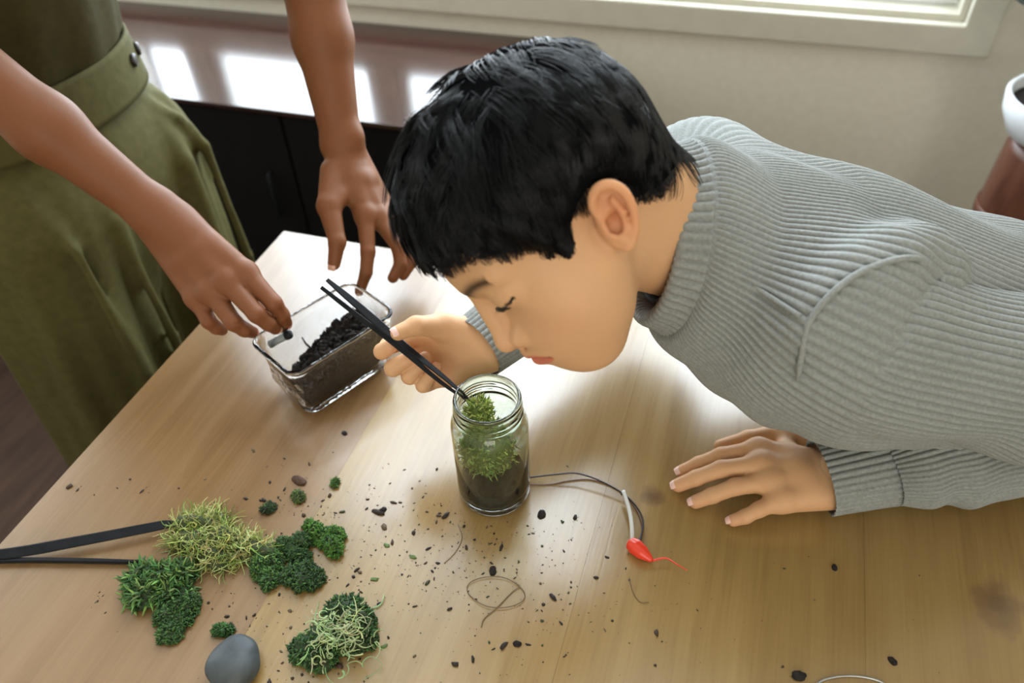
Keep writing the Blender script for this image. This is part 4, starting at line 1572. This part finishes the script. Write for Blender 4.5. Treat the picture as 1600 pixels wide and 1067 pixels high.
PALE1, PALE2 = (0.20, 0.25, 0.05), (0.46, 0.47, 0.17)
DK1, DK2 = (0.022, 0.060, 0.012), (0.050, 0.115, 0.022)
moss(346, 848, 0.056, 0.031, 0.024, 0.05, 'string', "largest pale stringy moss clump touching the loose tweezers", 11, n=1300, core=(0.04, 0.055, 0.015), c1=PALE1, c2=PALE2, mix2=0.55)
moss(258, 910, 0.034, 0.028, 0.020, 0.4, 'fern', "leafy bright green moss clump at the lower tweezer arm", 12, n=700, c1=(0.045, 0.11, 0.025), c2=(0.14, 0.24, 0.06), mix2=0.4)
moss(280, 968, 0.028, 0.021, 0.015, 0.6, 'cushion', "dark green moss clump left above the grey pebble", 13, n=1200, c1=DK1, c2=DK2, mix2=0.5)
moss(507, 840, 0.027, 0.017, 0.015, -0.5, 'cushion', "bright green moss clump farthest right of the pile", 14, n=1000, c1=(0.035, 0.10, 0.014), c2=(0.075, 0.19, 0.022), mix2=0.6)
moss(460, 858, 0.020, 0.017, 0.014, 0.2, 'cushion', "small dark moss clump right of the pale stringy moss", 15, n=900, c1=DK1, c2=DK2, mix2=0.4)
moss(415, 893, 0.017, 0.021, 0.016, 0.3, 'cushion', "upright green moss clump below the pale stringy moss", 16, n=900, c1=DK1, c2=(0.07, 0.16, 0.03), mix2=0.55)
moss(472, 908, 0.023, 0.020, 0.017, 0.0, 'cushion', "dark moss clump with soil just above the big round tuft", 17, n=1000, c1=(0.02, 0.05, 0.012), c2=DK2, mix2=0.35)
moss(523, 998, 0.040, 0.036, 0.028, 0.3, 'cushion', "big round moss tuft right of the grey pebble", 18, n=2200, c1=DK1, c2=(0.06, 0.14, 0.035), mix2=0.4)
moss(345, 985, 0.011, 0.008, 0.007, 0.5, 'cushion', "tiny moss tuft just above the grey pebble", 19, n=220, c1=DK1, c2=(0.05, 0.15, 0.03))
moss(465, 775, 0.010, 0.008, 0.006, 0.2, 'cushion', "tiny moss tuft beside the brown bark chip", 20, n=180, c1=(0.04, 0.06, 0.015), c2=(0.09, 0.14, 0.03))
moss(417, 797, 0.010, 0.007, 0.006, 0.0, 'cushion', "tiny blackish moss tuft behind the pale stringy moss", 21, n=180, c1=(0.015, 0.03, 0.01), c2=(0.03, 0.06, 0.015))
moss(524, 755, 0.005, 0.005, 0.004, 0.0, 'cushion', "single green moss speck nearest the plastic tub", 22, n=90, c1=(0.03, 0.07, 0.01), c2=(0.07, 0.14, 0.02))
# pale curls lying on the big round tuft
big = [o for o in bpy.data.objects if o.get("label", "").startswith("big round moss")][0]
r_ = np.random.default_rng(5)
n = 150
P = []
cb = Pt(525, 982, 0.030)
for k in range(n):
    b = cb + np.array([r_.normal(0, 0.015), r_.normal(0, 0.013), r_.normal(0, 0.002)])
    b[2] -= 6.0 * ((b[0] - cb[0]) ** 2 + (b[1] - cb[1]) ** 2) ** 1.0 * 3
    a0, cu = r_.uniform(0, 6.28), r_.normal(0, 1.4)
    L_ = r_.uniform(0.007, 0.020)
    q, pts = b.copy(), []
    for s in range(9):
        pts.append(q.copy())
        a0 += cu / 8 * 2
        q = q + A3(math.cos(a0), math.sin(a0), r_.normal(0.05, 0.25)) * L_ / 8
    P.append(pts)
R = np.linspace(1, 0.4, 9)[None] * r_.uniform(0.0004, 0.0009, (n, 1))
tag(strands("pale_shoots", np.array(P), R, M_MOSS, big, cols=hsvj((0.34, 0.42, 0.19), n, r_, 0.3), ns=4), kind="stuff")

# pebble
M_STONE = noise_mat("stone", [(0.3, (0.028, 0.036, 0.040)), (0.7, (0.068, 0.078, 0.082))], 45, 0.55, bump=0.3, bscale=200, dist=0.001)
V, F = ICO4
nn = vnoise(V, 1.9, 3) * 0.16 + vnoise(V, 5.0, 4) * 0.03
P = np.sign(V) * np.abs(V) ** 0.9 * (1 + nn)[:, None] * np.array([0.0205, 0.0205, 0.0125])
tag(mesh("pebble", P + Pt(366, 1035, 0.0112), F, M_STONE), "smooth blue-grey pebble at the front edge of the moss", "stone")

# ------------------------------------------------------------------ loose tweezers
def strip(name, pts, wid, thick, m_, parent, nrm_=UPZ):
    """flat tapered bar through pts; wid/thick per point"""
    pts = np.asarray(pts, float)
    n = len(pts)
    wid = np.broadcast_to(np.asarray(wid, float), (n,))
    thick = np.broadcast_to(np.asarray(thick, float), (n,))
    T = np.gradient(pts, axis=0)
    T /= np.linalg.norm(T, axis=1)[:, None]
    N = np.array(nrm_, float)[None] - T * (T @ np.array(nrm_, float))[:, None]
    N /= np.linalg.norm(N, axis=1)[:, None]
    B = np.cross(T, N)
    sec = [(1, 0.55), (0.8, 1), (-0.8, 1), (-1, 0.55), (-1, -0.55), (-0.8, -1), (0.8, -1), (1, -0.55)]
    V = np.stack([pts + B * (wid / 2 * a)[:, None] + N * (thick / 2 * b)[:, None] for a, b in sec], 1).reshape(-1, 3)
    F = [(i * 8 + j, i * 8 + (j + 1) % 8, (i + 1) * 8 + (j + 1) % 8, (i + 1) * 8 + j) for i in range(n - 1) for j in range(8)]
    F += [tuple(range(7, -1, -1)), tuple((n - 1) * 8 + j for j in range(8))]
    return mesh(name, V, F, m_, parent, smooth=False)


tw0 = Pt(-210, 884, 0.006)
tw = tag(empty("tweezers", Pt(-30, 876, 0)), "loose black tweezers lying open at the left table edge", "tweezers")
strip("arm", catmull([tw0, Pt(0, 866, 0.0085), Pt(120, 846, 0.010), Pt(225, 826, 0.0095), Pt(262, 819, 0.008), Pt(278, 820, 0.005)], 24), np.interp(np.linspace(0, 1, 24), [0, 0.3, 0.75, 1], [0.008, 0.0105, 0.0085, 0.004]), 0.0022, M_BLACK, tw, nrm_=(0, -0.35, 0.9))
strip("arm", catmull([tw0 + A3(0, 0, -0.001), Pt(0, 876, 0.0042), Pt(120, 876, 0.0042), Pt(238, 879, 0.0030)], 24), np.interp(np.linspace(0, 1, 24), [0, 0.3, 0.75, 1], [0.004, 0.0042, 0.0038, 0.0022]), 0.0050, M_BLACK, tw)

# held tweezers
tp = Pd(741, 632, 0.686)
th = tag(empty("tweezers", tp), "black tweezers held by the child with tips inside the jar", "tweezers")
vw = nrm(CAM - tp)
sdv = RC @ nrm(A3(0.63, 0.78, 0))             # across the tweezers, seen from the chair side
jn = Pd(640, 549, 0.7005)
e1, e2 = Pd(511, 437, 0.700), Pd(502, 449, 0.703)
strip("arm", catmull([e1, Pd(560, 478, 0.700), Pd(600, 513, 0.7005), jn + sdv * 0.0012, Pd(692, 591, 0.694) + sdv * 0.0014, tp + sdv * 0.0003], 30), np.interp(np.linspace(0, 1, 30), [0, 0.1, 0.35, 0.6, 0.85, 1], [0.0036, 0.0064, 0.0086, 0.0064, 0.0038, 0.0014]), 0.0018, M_BLACK, th, nrm_=vw + A3(0.1, 0.5, 0.1))
strip("arm", catmull([e2, Pd(556, 491, 0.703), Pd(598, 523, 0.7035), jn - sdv * 0.0032, Pd(690, 594, 0.695) - sdv * 0.0018, tp - sdv * 0.0006], 30), np.interp(np.linspace(0, 1, 30), [0, 0.1, 0.35, 0.6, 0.85, 1], [0.0035, 0.0042, 0.0050, 0.0050, 0.0034, 0.0014]), 0.0022, M_BLACK, th, nrm_=vw)

# ------------------------------------------------------------------ jar
JC = Pt(773, 764)
JH = 0.131
M_JAR = glass_mat("jar_glass", (0.86, 0.97, 0.92), 0.0, 1.47)
jar = tag(empty("glass_jar", JC), "open clear glass jar with soil and moss beside the child's face", "jar")
outer = [(0.0, 0.0012), (0.026, 0.0012), (0.030, 0.0004), (0.0335, 0.0022), (0.0355, 0.0065), (0.0358, 0.014), (0.0358, 0.094), (0.0352, 0.101), (0.0332, 0.1065), (0.0314, 0.1090), (0.0306, 0.1110),
         (0.0312, 0.1125), (0.0319, 0.1140), (0.0312, 0.1155), (0.0305, 0.1170), (0.0310, 0.1186), (0.0317, 0.1200), (0.0310, 0.1216), (0.0304, 0.1235), (0.0307, 0.1265), (0.0309, 0.1285), (0.0300, 0.1308), (0.0286, 0.1312)]
inner = [(0.0273, 0.1300), (0.0270, 0.1260), (0.0272, 0.1120), (0.0285, 0.1070), (0.0316, 0.1010), (0.0328, 0.0940), (0.0330, 0.0140), (0.0318, 0.0085), (0.0280, 0.0062), (0.0, 0.0070)]
JS = 0.975
lathe("glass", [(r * JS, z) for r, z in outer + inner], M_JAR, jar, JC, n=96)
# contents of the jar
jl = tag(empty("soil", JC + A3(0, 0, 0.0075)), "dark soil at the bottom of the glass jar", "soil")
V, F = ICO4
nn = vnoise(V, 5, 31) * 0.05 + vnoise(V, 14, 32) * 0.04
P = V.copy()
P[:, :2] *= (0.0308 * (1 + np.minimum(nn, 0.015)))[:, None] / np.maximum(np.linalg.norm(V[:, :2], axis=1), 0.35)[:, None] * np.minimum(np.linalg.norm(V[:, :2], axis=1) / 0.8, 1)[:, None]
P[:, 2] = np.where(V[:, 2] < 0, np.maximum(V[:, 2] * 0.03, -0.014), V[:, 2] * 0.016 * (1 + nn * 3)) + 0.022
mesh("mound", P + JC, F, M_SOIL, jl)


def jar_moss(label, zc, hh, rmax, n, seed, c1, c2, off=(0, 0)):
    r = np.random.default_rng(seed)
    root = tag(empty("moss_clump", JC + A3(off[0], off[1], zc)), label, "moss", "moss inside the glass jar")
    c = JC + A3(off[0], off[1], zc)
    lump("heart", c, (rmax * 0.8, rmax * 0.8, hh * 0.4), M_MOSS, root, seed, amp=0.25, f=3, flat=False, cols=np.repeat(np.array([np.array(c1) * 0.7]), len(ICO3[0]), 0))
    d = r.normal(size=(n, 3)); d /= np.linalg.norm(d, axis=1)[:, None]
    b = d * np.array([rmax, rmax, hh * 0.5]) * r.uniform(0.55, 1.0, (n, 1))
    t = d + r.normal(0, 0.7, (n, 3)); t /= np.linalg.norm(t, axis=1)[:, None]
    P, q = [b.copy()], b.copy()
    bend = r.normal(0, 0.5, (n, 3))
    L_ = r.uniform(0.003, 0.007, n)
    for k in range(5):
        t = t + bend * 0.4; t /= np.linalg.norm(t, axis=1)[:, None]
        q = q + t * (L_ / 5)[:, None]
        P.append(q.copy())
    P = np.stack(P, 1) + c
    rel = P - JC
    rho = np.linalg.norm(rel[..., :2], axis=2)
    lim = np.interp(rel[..., 2], [0, 0.095, 0.107, 0.14], [0.0314, 0.0310, 0.0260, 0.0255])
    P[..., :2] = JC[:2] + rel[..., :2] * np.minimum(1, lim / np.maximum(rho, 1e-6))[..., None]
    R = np.array([0.8, 1.1, 1, 0.9, 0.6, 0.2])[None] * r.uniform(0.0004, 0.0009, (n, 1))
    tag(strands("shoots", P, R, M_MOSS, root, cols=np.where(r.random((n, 1)) < 0.5, hsvj(c2, n, r), hsvj(c1, n, r)), ns=4), kind="stuff")


jar_moss("olive green moss filling the middle of the glass jar", 0.068, 0.052, 0.027, 1500, 41, (0.20, 0.24, 0.05), (0.42, 0.46, 0.13), (-0.003, -0.004))
jar_moss("small green moss tuft at the tweezer tips in the jar mouth", 0.108, 0.030, 0.013, 600, 42, (0.18, 0.24, 0.04), (0.42, 0.48, 0.12), (-0.010, 0.002))

# ------------------------------------------------------------------ clear tub with soil
TH = 0.078
cF, cL, cRr = Pt(457, 590, TH), Pt(373, 545, TH), Pt(612, 492, TH)
ux = nrm((cRr - cF) * A3(1, 1, 0))
uy = nrm(np.cross(UPZ, ux))
lx, ly = 0.134, 0.082
TC = (cF + ux * lx / 2 + uy * ly / 2) * A3(1, 1, 0) + A3(0, 0, TZ)
M_TUB = glass_mat("clear_plastic", (0.97, 0.985, 0.985), 0.02, 1.36)
t_, N_, L_, b_ = nodes(M_TUB)
tc_ = N_.new("ShaderNodeTexCoord"); nz_ = N_.new("ShaderNodeTexNoise"); nz_.inputs["Scale"].default_value = 75
L_.new(tc_.outputs["Object"], nz_.inputs["Vector"])
bp_ = N_.new("ShaderNodeBump"); bp_.inputs["Strength"].default_value = 0.35; bp_.inputs["Distance"].default_value = 0.003
L_.new(nz_.outputs["Fac"], bp_.inputs["Height"]); L_.new(bp_.outputs[0], b_.inputs["Normal"])
tub = tag(empty("plastic_tub", TC), "clear rectangular plastic tub half full of dark soil", "tub")


def rrect(hx, hy, rc, n=8):
    out = []
    for sx, sy, a0 in ((1, 1, 0), (-1, 1, 90), (-1, -1, 180), (1, -1, 270)):
        for k in range(n + 1):
            a = math.radians(a0 + 90 * k / n)
            out.append((sx * (hx - rc) + rc * math.cos(a), sy * (hy - rc) + rc * math.sin(a)))
    return np.array(out)


def tub_shell(levels, m_, name, parent, wob=0.0):
    V = []
    for i, (z, s, rc) in enumerate(levels):
        p = rrect(lx / 2 + s, ly / 2 + s, rc)
        k = len(p)
        if wob and 0.006 < z < TH - 0.016:
            a = np.arange(k)
            nn_ = vnoise(np.stack([p[:, 0], p[:, 1], np.full(k, z)], 1), 190, 8) * wob
            p = p * (1 + nn_ / np.linalg.norm(p, axis=1))[:, None]
        V.append(TC + p[:, :1] * ux + p[:, 1:] * uy + A3(0, 0, z))
    k = len(V[0])
    F = [tuple(f) for f in grid_faces(len(V), k)]
    F.append(tuple(range(k - 1, -1, -1)))
    F.append(tuple((len(V) - 1) * k + j for j in range(k)))
    return mesh(name, np.concatenate(V), F, m_, parent)


lv = [(0.0008, -0.016, 0.010), (0.0014, -0.0125, 0.012)] + [(0.004 + 0.062 * i / 12, -0.0105 + 0.0085 * i / 12, 0.014) for i in range(13)] + [(0.0700, -0.0012, 0.014), (0.0735, 0.0006, 0.015), (0.0765, 0.0012, 0.015), (0.0782, 0.0004, 0.015), (0.0780, -0.0022, 0.014), (0.0755, -0.0030, 0.014), (0.070, -0.0036, 0.013)] \
    + [(0.066 - 0.060 * i / 8, -0.0044 - 0.0085 * i / 8, 0.012) for i in range(9)] + [(0.0042, -0.018, 0.010)]
tub_shell(lv, M_TUB, "shell", tub, wob=0.0028)
sl = tag(empty("soil", TC + A3(0, 0, 0.006)), "dark crumbly soil heaped in the clear plastic tub", "soil")
nx, ny = 70, 44
gx, gy = np.meshgrid(np.linspace(-1, 1, nx), np.linspace(-1, 1, ny), indexing='ij')
hz = 0.043 + 0.012 * gx * 0.9 - 0.004 * gy + 0.0045 * vnoise(np.stack([gx, gy, gx * 0], -1).reshape(-1, 3), 6, 51).reshape(nx, ny) + 0.003 * vnoise(np.stack([gx, gy, gx * 0], -1).reshape(-1, 3), 23, 52).reshape(nx, ny) + 0.002 * rng.normal(size=(nx, ny))
edge = np.maximum(np.abs(gx), np.abs(gy))
hz = hz - 0.018 * np.clip(-gx - 0.2, 0, 1)
cr = 1 - 0.06 * (np.abs(gx) * np.abs(gy)) ** 3
shr = lambda z: -0.0172 + 0.0100 * np.clip(z, 0, 0.07) / 0.07
X = gx * (lx / 2 + shr(hz)) * cr
Y = gy * (ly / 2 + shr(hz)) * cr
Vt = TC + X[..., None] * ux + Y[..., None] * uy + hz[..., None] * UPZ
Xb, Yb = gx * (lx / 2 + shr(0.0) - 0.001) * cr, gy * (ly / 2 + shr(0.0) - 0.001) * cr
Vb = TC + Xb[..., None] * ux + Yb[..., None] * uy + 0.0075 * UPZ
idx = np.arange(nx * ny).reshape(nx, ny)
F = [(idx[i, j], idx[i + 1, j], idx[i + 1, j + 1], idx[i, j + 1]) for i in range(nx - 1) for j in range(ny - 1)]
bd = list(idx[:, 0]) + list(idx[-1, 1:]) + list(idx[-2::-1, -1]) + list(idx[0, -2:0:-1])
o_ = nx * ny
F += [(bd[k], bd[(k + 1) % len(bd)], o_ + (k + 1) % len(bd), o_ + k) for k in range(len(bd))]
F.append(tuple(o_ + k for k in range(len(bd) - 1, -1, -1)))
mesh("heap", np.vstack([Vt.reshape(-1, 3), Vb.reshape(-1, 3)[bd]]), F, M_SOIL, sl, smooth=False)
# crumbs and bark bits on the heap
V0, F0 = ICO1
VV, FF, k = [], [], 0
for q_ in range(420):
    a, b = rng.uniform(-0.93, 0.95), rng.uniform(-0.92, 0.92)
    p = Vt[int((a + 1) / 2 * (nx - 1)), int((b + 1) / 2 * (ny - 1))]
    s_ = rng.uniform(0.0010, 0.0030)
    Q = np.linalg.qr(rng.normal(size=(3, 3)))[0]
    VV.append((V0 * (1 + rng.normal(0, 0.25, (len(V0), 1))) * A3(s_ * rng.uniform(1, 2.2), s_, s_ * 0.7)) @ Q + p + A3(0, 0, s_ * 0.3))
    FF.append(F0 + k); k += len(V0)
tag(mesh("crumb_layer", np.concatenate(VV), np.concatenate(FF), M_SOIL, sl, smooth=False), kind="stuff")
P, R = [], []
for k in range(14):
    a, b = rng.uniform(-0.5, 0.9), rng.uniform(-0.7, 0.7)
    p = Vt[int((a + 1) / 2 * (nx - 1)), int((b + 1) / 2 * (ny - 1))]
    d = nrm(rng.normal(size=3) + A3(0, 0, 0.7))
    L = rng.uniform(0.005, 0.013)
    P.append([p - d * 0.002, p + d * L * 0.4, p + d * L * 0.8 + rng.normal(0, 0.001, 3), p + d * L + rng.normal(0, 0.002, 3)])
    R.append(np.array([1, 1.1, 0.9, 0.5]) * rng.uniform(0.0006, 0.0012))
tag(strands("bark_bits", np.array(P), np.array(R), M_SOIL, sl, ns=5), kind="stuff")
# small stick the adult is picking up
M_GREYST = mat("grey_plastic", (0.30, 0.33, 0.34), 0.4)
sp, sq = Pd(421, 538, 0.838), Pd(446, 525, 0.834)
st = tag(empty("dropper", sp), "small grey stick with black end below the adult's fingertips", "stick")
tube("shaft", [sp, sp * 0.5 + sq * 0.5, sq], 0.0042, M_GREYST, st, ns=10)
tube("tip", [sq, sq * 0.4 + Pd(455, 521, 0.833) * 0.6, Pd(455, 521, 0.833)], [0.0050, 0.0052, 0.0042], M_BLACK, st, ns=10)

# ------------------------------------------------------------------ wires, float
M_WIRE = mat("black_wire", (0.012, 0.010, 0.010), 0.4)
M_BROWN = mat("brown_wire", (0.10, 0.035, 0.018), 0.45)
M_RED = mat("red_plastic", (0.72, 0.045, 0.018), 0.3)
M_WHITE = mat("white_tube", (0.62, 0.62, 0.60), 0.4)
fl = tag(empty("fishing_float", Pt(1003, 862)), "red plastic float with white stem and two thin leads beside the jar", "float")
tube("lead", catmull([Pt(826, 746, 0.004), Pt(870, 741, 0.010), Pt(905, 740, 0.012), Pt(950, 757, 0.010), Pt(985, 781, 0.006), Pt(1004, 810, 0.004), Pt(1002, 838, 0.005), Pt(998, 850, 0.006)], 60), 0.00085, M_WIRE, fl, ns=8)
tube("lead", catmull([Pt(824, 757, 0.0012), Pt(858, 757, 0.0012), Pt(890, 751, 0.0012), Pt(925, 750, 0.0012), Pt(965, 765, 0.0012), Pt(992, 793, 0.0012), Pt(1003, 825, 0.002), Pt(996, 850, 0.004)], 60), 0.0007, M_BROWN, fl, ns=8)
tube("stem", catmull([Pt(974, 767, 0.014), Pt(983, 796, 0.012), Pt(987, 822, 0.010), Pt(988, 850, 0.007)], 24), 0.0019, M_WHITE, fl, ns=12)
fa, fb = Pt(985, 848, 0.008), Pt(1019, 876, 0.0052)
cols_ = []
fp = catmull([fa + (fa - fb) * 0.10, fa * 0.75 + fb * 0.25, fa * 0.4 + fb * 0.6, fb], 24)
V, F = tube_vf(fp, np.interp(np.linspace(0, 1, 24), [0, 0.08, 0.3, 0.62, 0.9, 1], [0.0022, 0.0058, 0.0074, 0.0066, 0.0034, 0.0018]), ns=20)
V[:, 2] = np.maximum(V[:, 2], TZ + 0.0006)
mesh("bulb", V, F, M_RED, fl)
tube("tail", catmull([fb, Pt(1040, 872, 0.006), Pt(1058, 882, 0.008), Pt(1074, 891, 0.009)], 16), np.linspace(0.0010, 0.0004, 16), M_RED, fl, ns=8)

# fibres, threads, wire at the front
M_FIBRE = mat("dry_root", (0.16, 0.105, 0.055), 0.8)
lp = [Pt(775 + 44 * math.cos(a) + 4 * math.sin(3 * a), 925 + 24 * math.sin(a) * (1 + 0.1 * math.sin(2 * a)), 0.0010 + 0.0010 * abs(math.sin(a))) for a in np.linspace(-0.6, 5.9, 26)]
lp += [Pt(800, 925, 0.001), Pt(778, 948, 0.001), Pt(757, 966, 0.001), Pt(752, 980, 0.001)]
tag(tube("root_fibre", catmull(lp, 110), 0.00042, M_FIBRE, ns=6), "thin brown root fibre curled in a loop before the jar", "fibre")
tag(tube("root_fibre", catmull([Pt(983, 903, 0.0008), Pt(989, 925, 0.0008), Pt(1000, 940, 0.0008), Pt(1014, 941, 0.0008)], 30), 0.00035, M_FIBRE, ns=6), "short dark root fibre below the red float", "fibre")
tag(tube("root_fibre", catmull([Pt(716, 820, 0.0008), Pt(722, 840, 0.0008), Pt(712, 862, 0.0008), Pt(694, 880, 0.0008)], 30), 0.0003, M_FIBRE, ns=6), "faint root fibre left of the jar's shadow", "fibre")
M_STEEL = mat("steel_wire", (0.45, 0.45, 0.44), 0.35, Metallic=0.8)
tag(tube("steel_wire", catmull([Pt(1262, 1085, 0.001), Pt(1285, 1063, 0.001), Pt(1330, 1056, 0.0012), Pt(1376, 1065, 0.001), Pt(1395, 1090, 0.001)], 40), 0.0009, M_STEEL, ns=8), "bent grey wire at the front edge of the picture", "wire")

# bark chip, seeds
M_BARK = noise_mat("bark", [(0.3, (0.05, 0.022, 0.014)), (0.7, (0.12, 0.06, 0.035))], 150, 0.85, bump=0.4, bscale=400)
tag(lump("bark_chip", Pt(468, 751, 0.0008), (0.0085, 0.0045, 0.0035), M_BARK, None, 61, rotz=-0.2), "brown bark chip between the moss and the plastic tub", "bark chip")
for px, py, s_, lab in ((1248, 1056, 0.0058, "large black seed beside the bent wire"), (1304, 887, 0.0034, "black seed below the child's cuff"), (1395, 1033, 0.0038, "black seed near the lower right knot"),
                        (846, 804, 0.0050, "biggest soil crumb right of the jar"), (598, 797, 0.0042, "round soil crumb left of the jar"), (538, 677, 0.0036, "lone soil crumb beside the plastic tub"),
                        (770, 892, 0.0046, "dark soil crumb touching the looped fibre"), (808, 1006, 0.0036, "dark soil crumb at the front below the loop")):
    tag(lump("crumb", Pt(px, py, 0.0004), (s_, s_ * 0.72, s_ * 0.6), M_SOIL, None, int(px), amp=0.22, rotz=px * 0.7, I=ICO3), lab, "crumb")
M_LEAF = mat("leaf_bit", (0.09, 0.14, 0.03), 0.7)
for px, py, lab in ((604, 852, "flat green leaf scrap left of the jar shadow"), (645, 870, "small green leaf scrap nearest the looped fibre"), (585, 905, "mossy leaf scrap above the big tuft"), (600, 1010, "green leaf scrap right of the big tuft")):
    V, F = lump_v = ICO3
    lump("leaf_scrap", Pt(px, py, 0.0004), (0.0036, 0.0016, 0.0006), M_LEAF, None, px, amp=0.6, rotz=px * 1.3)
    tag(bpy.data.objects[[o.name for o in bpy.data.objects if o.name.startswith("leaf_scrap")][-1]], lab, "leaf scrap")

# crumbs nobody could count
r_ = np.random.default_rng(99)
spots = []
for cx, cy, sx, sy, n in ((760, 850, 90, 60, 150), (690, 900, 90, 80, 90), (560, 880, 55, 80, 60), (430, 850, 90, 70, 80), (470, 960, 60, 60, 50), (200, 762, 60, 8, 18), (500, 780, 60, 40, 45), (840, 960, 130, 70, 50), (1050, 930, 150, 80, 18), (340, 950, 60, 40, 40), (460, 1055, 40, 14, 16), (150, 935, 12, 10, 8), (690, 790, 40, 30, 30), (1350, 980, 120, 60, 6)):
    for _ in range(int(n * 1.7)):
        spots.append((r_.normal(cx, sx), r_.normal(cy, sy), max(0.00028, r_.exponential(0.00046))))
V0, F0 = ICO1
VV, FF, CC_ = [], [], []
k = 0
for px, py, s_ in spots:
    if py > 1075 or py < 700: continue
    c = Pt(px, py, s_ * 0.3)
    if c[0] < TX0 + 0.004: continue
    if np.linalg.norm((c - JC)[:2]) < 0.039: continue
    loc = (c - TC); lu, lvv = loc @ ux, loc @ uy
    if abs(lu) < lx / 2 + 0.002 and abs(lvv) < ly / 2 + 0.002: continue
    s_ = min(s_, 0.0028)
    el = r_.uniform(0.6, 2.6)
    a = r_.uniform(0, 6.28)
    M = np.array([[math.cos(a), math.sin(a), 0], [-math.sin(a), math.cos(a), 0], [0, 0, 1]])
    p = (V0 * (1 + r_.normal(0, 0.2, (len(V0), 1))) * A3(s_ * el, s_, s_ * 0.6)) @ M + c
    p[:, 2] = np.maximum(p[:, 2], TZ + 0.00015)
    VV.append(p); FF.append(F0 + k); k += len(V0)
    col = [(0.018, 0.011, 0.008), (0.05, 0.026, 0.014), (0.035, 0.05, 0.014), (0.10, 0.07, 0.035)][r_.choice(4, p=[0.55, 0.22, 0.13, 0.10])]
    CC_.append(np.repeat([col], len(V0), 0))
tag(mesh("soil_crumbs", np.concatenate(VV), np.concatenate(FF), M_MOSS, None, cols=np.concatenate(CC_), smooth=False), "fine soil crumbs and moss bits scattered over the table", "crumbs", kind="stuff")

# ================================================================== behind the child: planter on a wooden stool
pc = PY(1672, 205, 1.42)
M_GLAZE = mat("white_glaze", (0.78, 0.82, 0.86), 0.25)
M_STOOL = noise_mat("red_brown_wood", [(0.3, (0.075, 0.026, 0.014)), (0.7, (0.14, 0.052, 0.028))], 8, 0.35, stretch=(6, 6, 1))
pz = pc[2] - 0.02
stl = tag(empty("stool", (pc[0], pc[1], 0)), "red-brown wooden drum stool at the right behind the child", "stool")
lathe("drum", [(0, 0.001), (0.075, 0.001), (0.082, 0.02), (0.088, pz * 0.3), (0.091, pz * 0.55), (0.088, pz * 0.8), (0.084, pz - 0.02), (0.080, pz - 0.006), (0.072, pz - 0.0005), (0, pz - 0.0005)], M_STOOL, stl, (pc[0], pc[1], 0), 56)
for hz_ in (0.22, 0.78):
    rr_ = 0.0875
    lathe("hoop", [(rr_, pz * hz_ - 0.012), (rr_ + 0.004, pz * hz_ - 0.010), (rr_ + 0.004, pz * hz_ + 0.010), (rr_, pz * hz_ + 0.012)], M_STOOL, stl, (pc[0], pc[1], 0), 56, closed=True)
plt_ = tag(empty("planter", (pc[0], pc[1], pz)), "shallow white ceramic planter on the drum stool", "planter")
lathe("bowl", [(0, 0.001), (0.070, 0.001), (0.095, 0.012), (0.112, 0.045), (0.116, 0.074), (0.112, 0.079), (0.106, 0.075), (0.102, 0.045), (0.088, 0.02), (0.0, 0.016)], M_GLAZE, plt_, (pc[0], pc[1], pz), 56)
lathe("soil", [(0, 0.060), (0.05, 0.062), (0.1035, 0.058)], M_SOIL, plt_, (pc[0], pc[1], pz), 40)
M_DARKLEAF = noise_mat("dark_leaf", [(0.3, (0.006, 0.014, 0.008)), (0.7, (0.014, 0.030, 0.014))], 20, 0.4)
pt = tag(empty("houseplant", (pc[0], pc[1], pz + 0.06)), "dark leafy houseplant growing in the white planter", "plant")
r_ = np.random.default_rng(3)
for k in range(26):
    a = r_.uniform(0, 6.28) if k > 9 else r_.uniform(2.6, 3.9)
    L = r_.uniform(0.16, 0.30) if k > 9 else r_.uniform(0.10, 0.19)
    d = A3(math.cos(a), math.sin(a), 0)
    b = A3(pc[0], pc[1], pz + 0.055) + d * r_.uniform(0.0, 0.04)
    sp_ = r_.uniform(0.02, 0.5) if k > 9 else r_.uniform(0.5, 0.9)
    cpts = catmull([b, b + d * L * sp_ * 0.3 + A3(0, 0, L * 0.6), b + d * L * sp_ * 0.8 + A3(0, 0, L * 1.1), b + d * L * sp_ * 1.5 + A3(0, 0, L * 1.25)], 12)
    sd = np.cross(d, UPZ)
    wd = np.sin(np.linspace(0.12, math.pi, 12)) ** 0.7 * 0.024
    V = np.concatenate([np.stack([c + sd * w_, c + (d * 0.3 - UPZ * 0.2) * w_ * 0.4 - d * 0.0006, c - sd * w_, c + UPZ * 0.0008]) for c, w_ in zip(cpts, wd)])
    F = [(i * 4 + j, i * 4 + (j + 1) % 4, (i + 1) * 4 + (j + 1) % 4, (i + 1) * 4 + j) for i in range(11) for j in range(4)]
    mesh("leaf", V, F, M_DARKLEAF, pt)
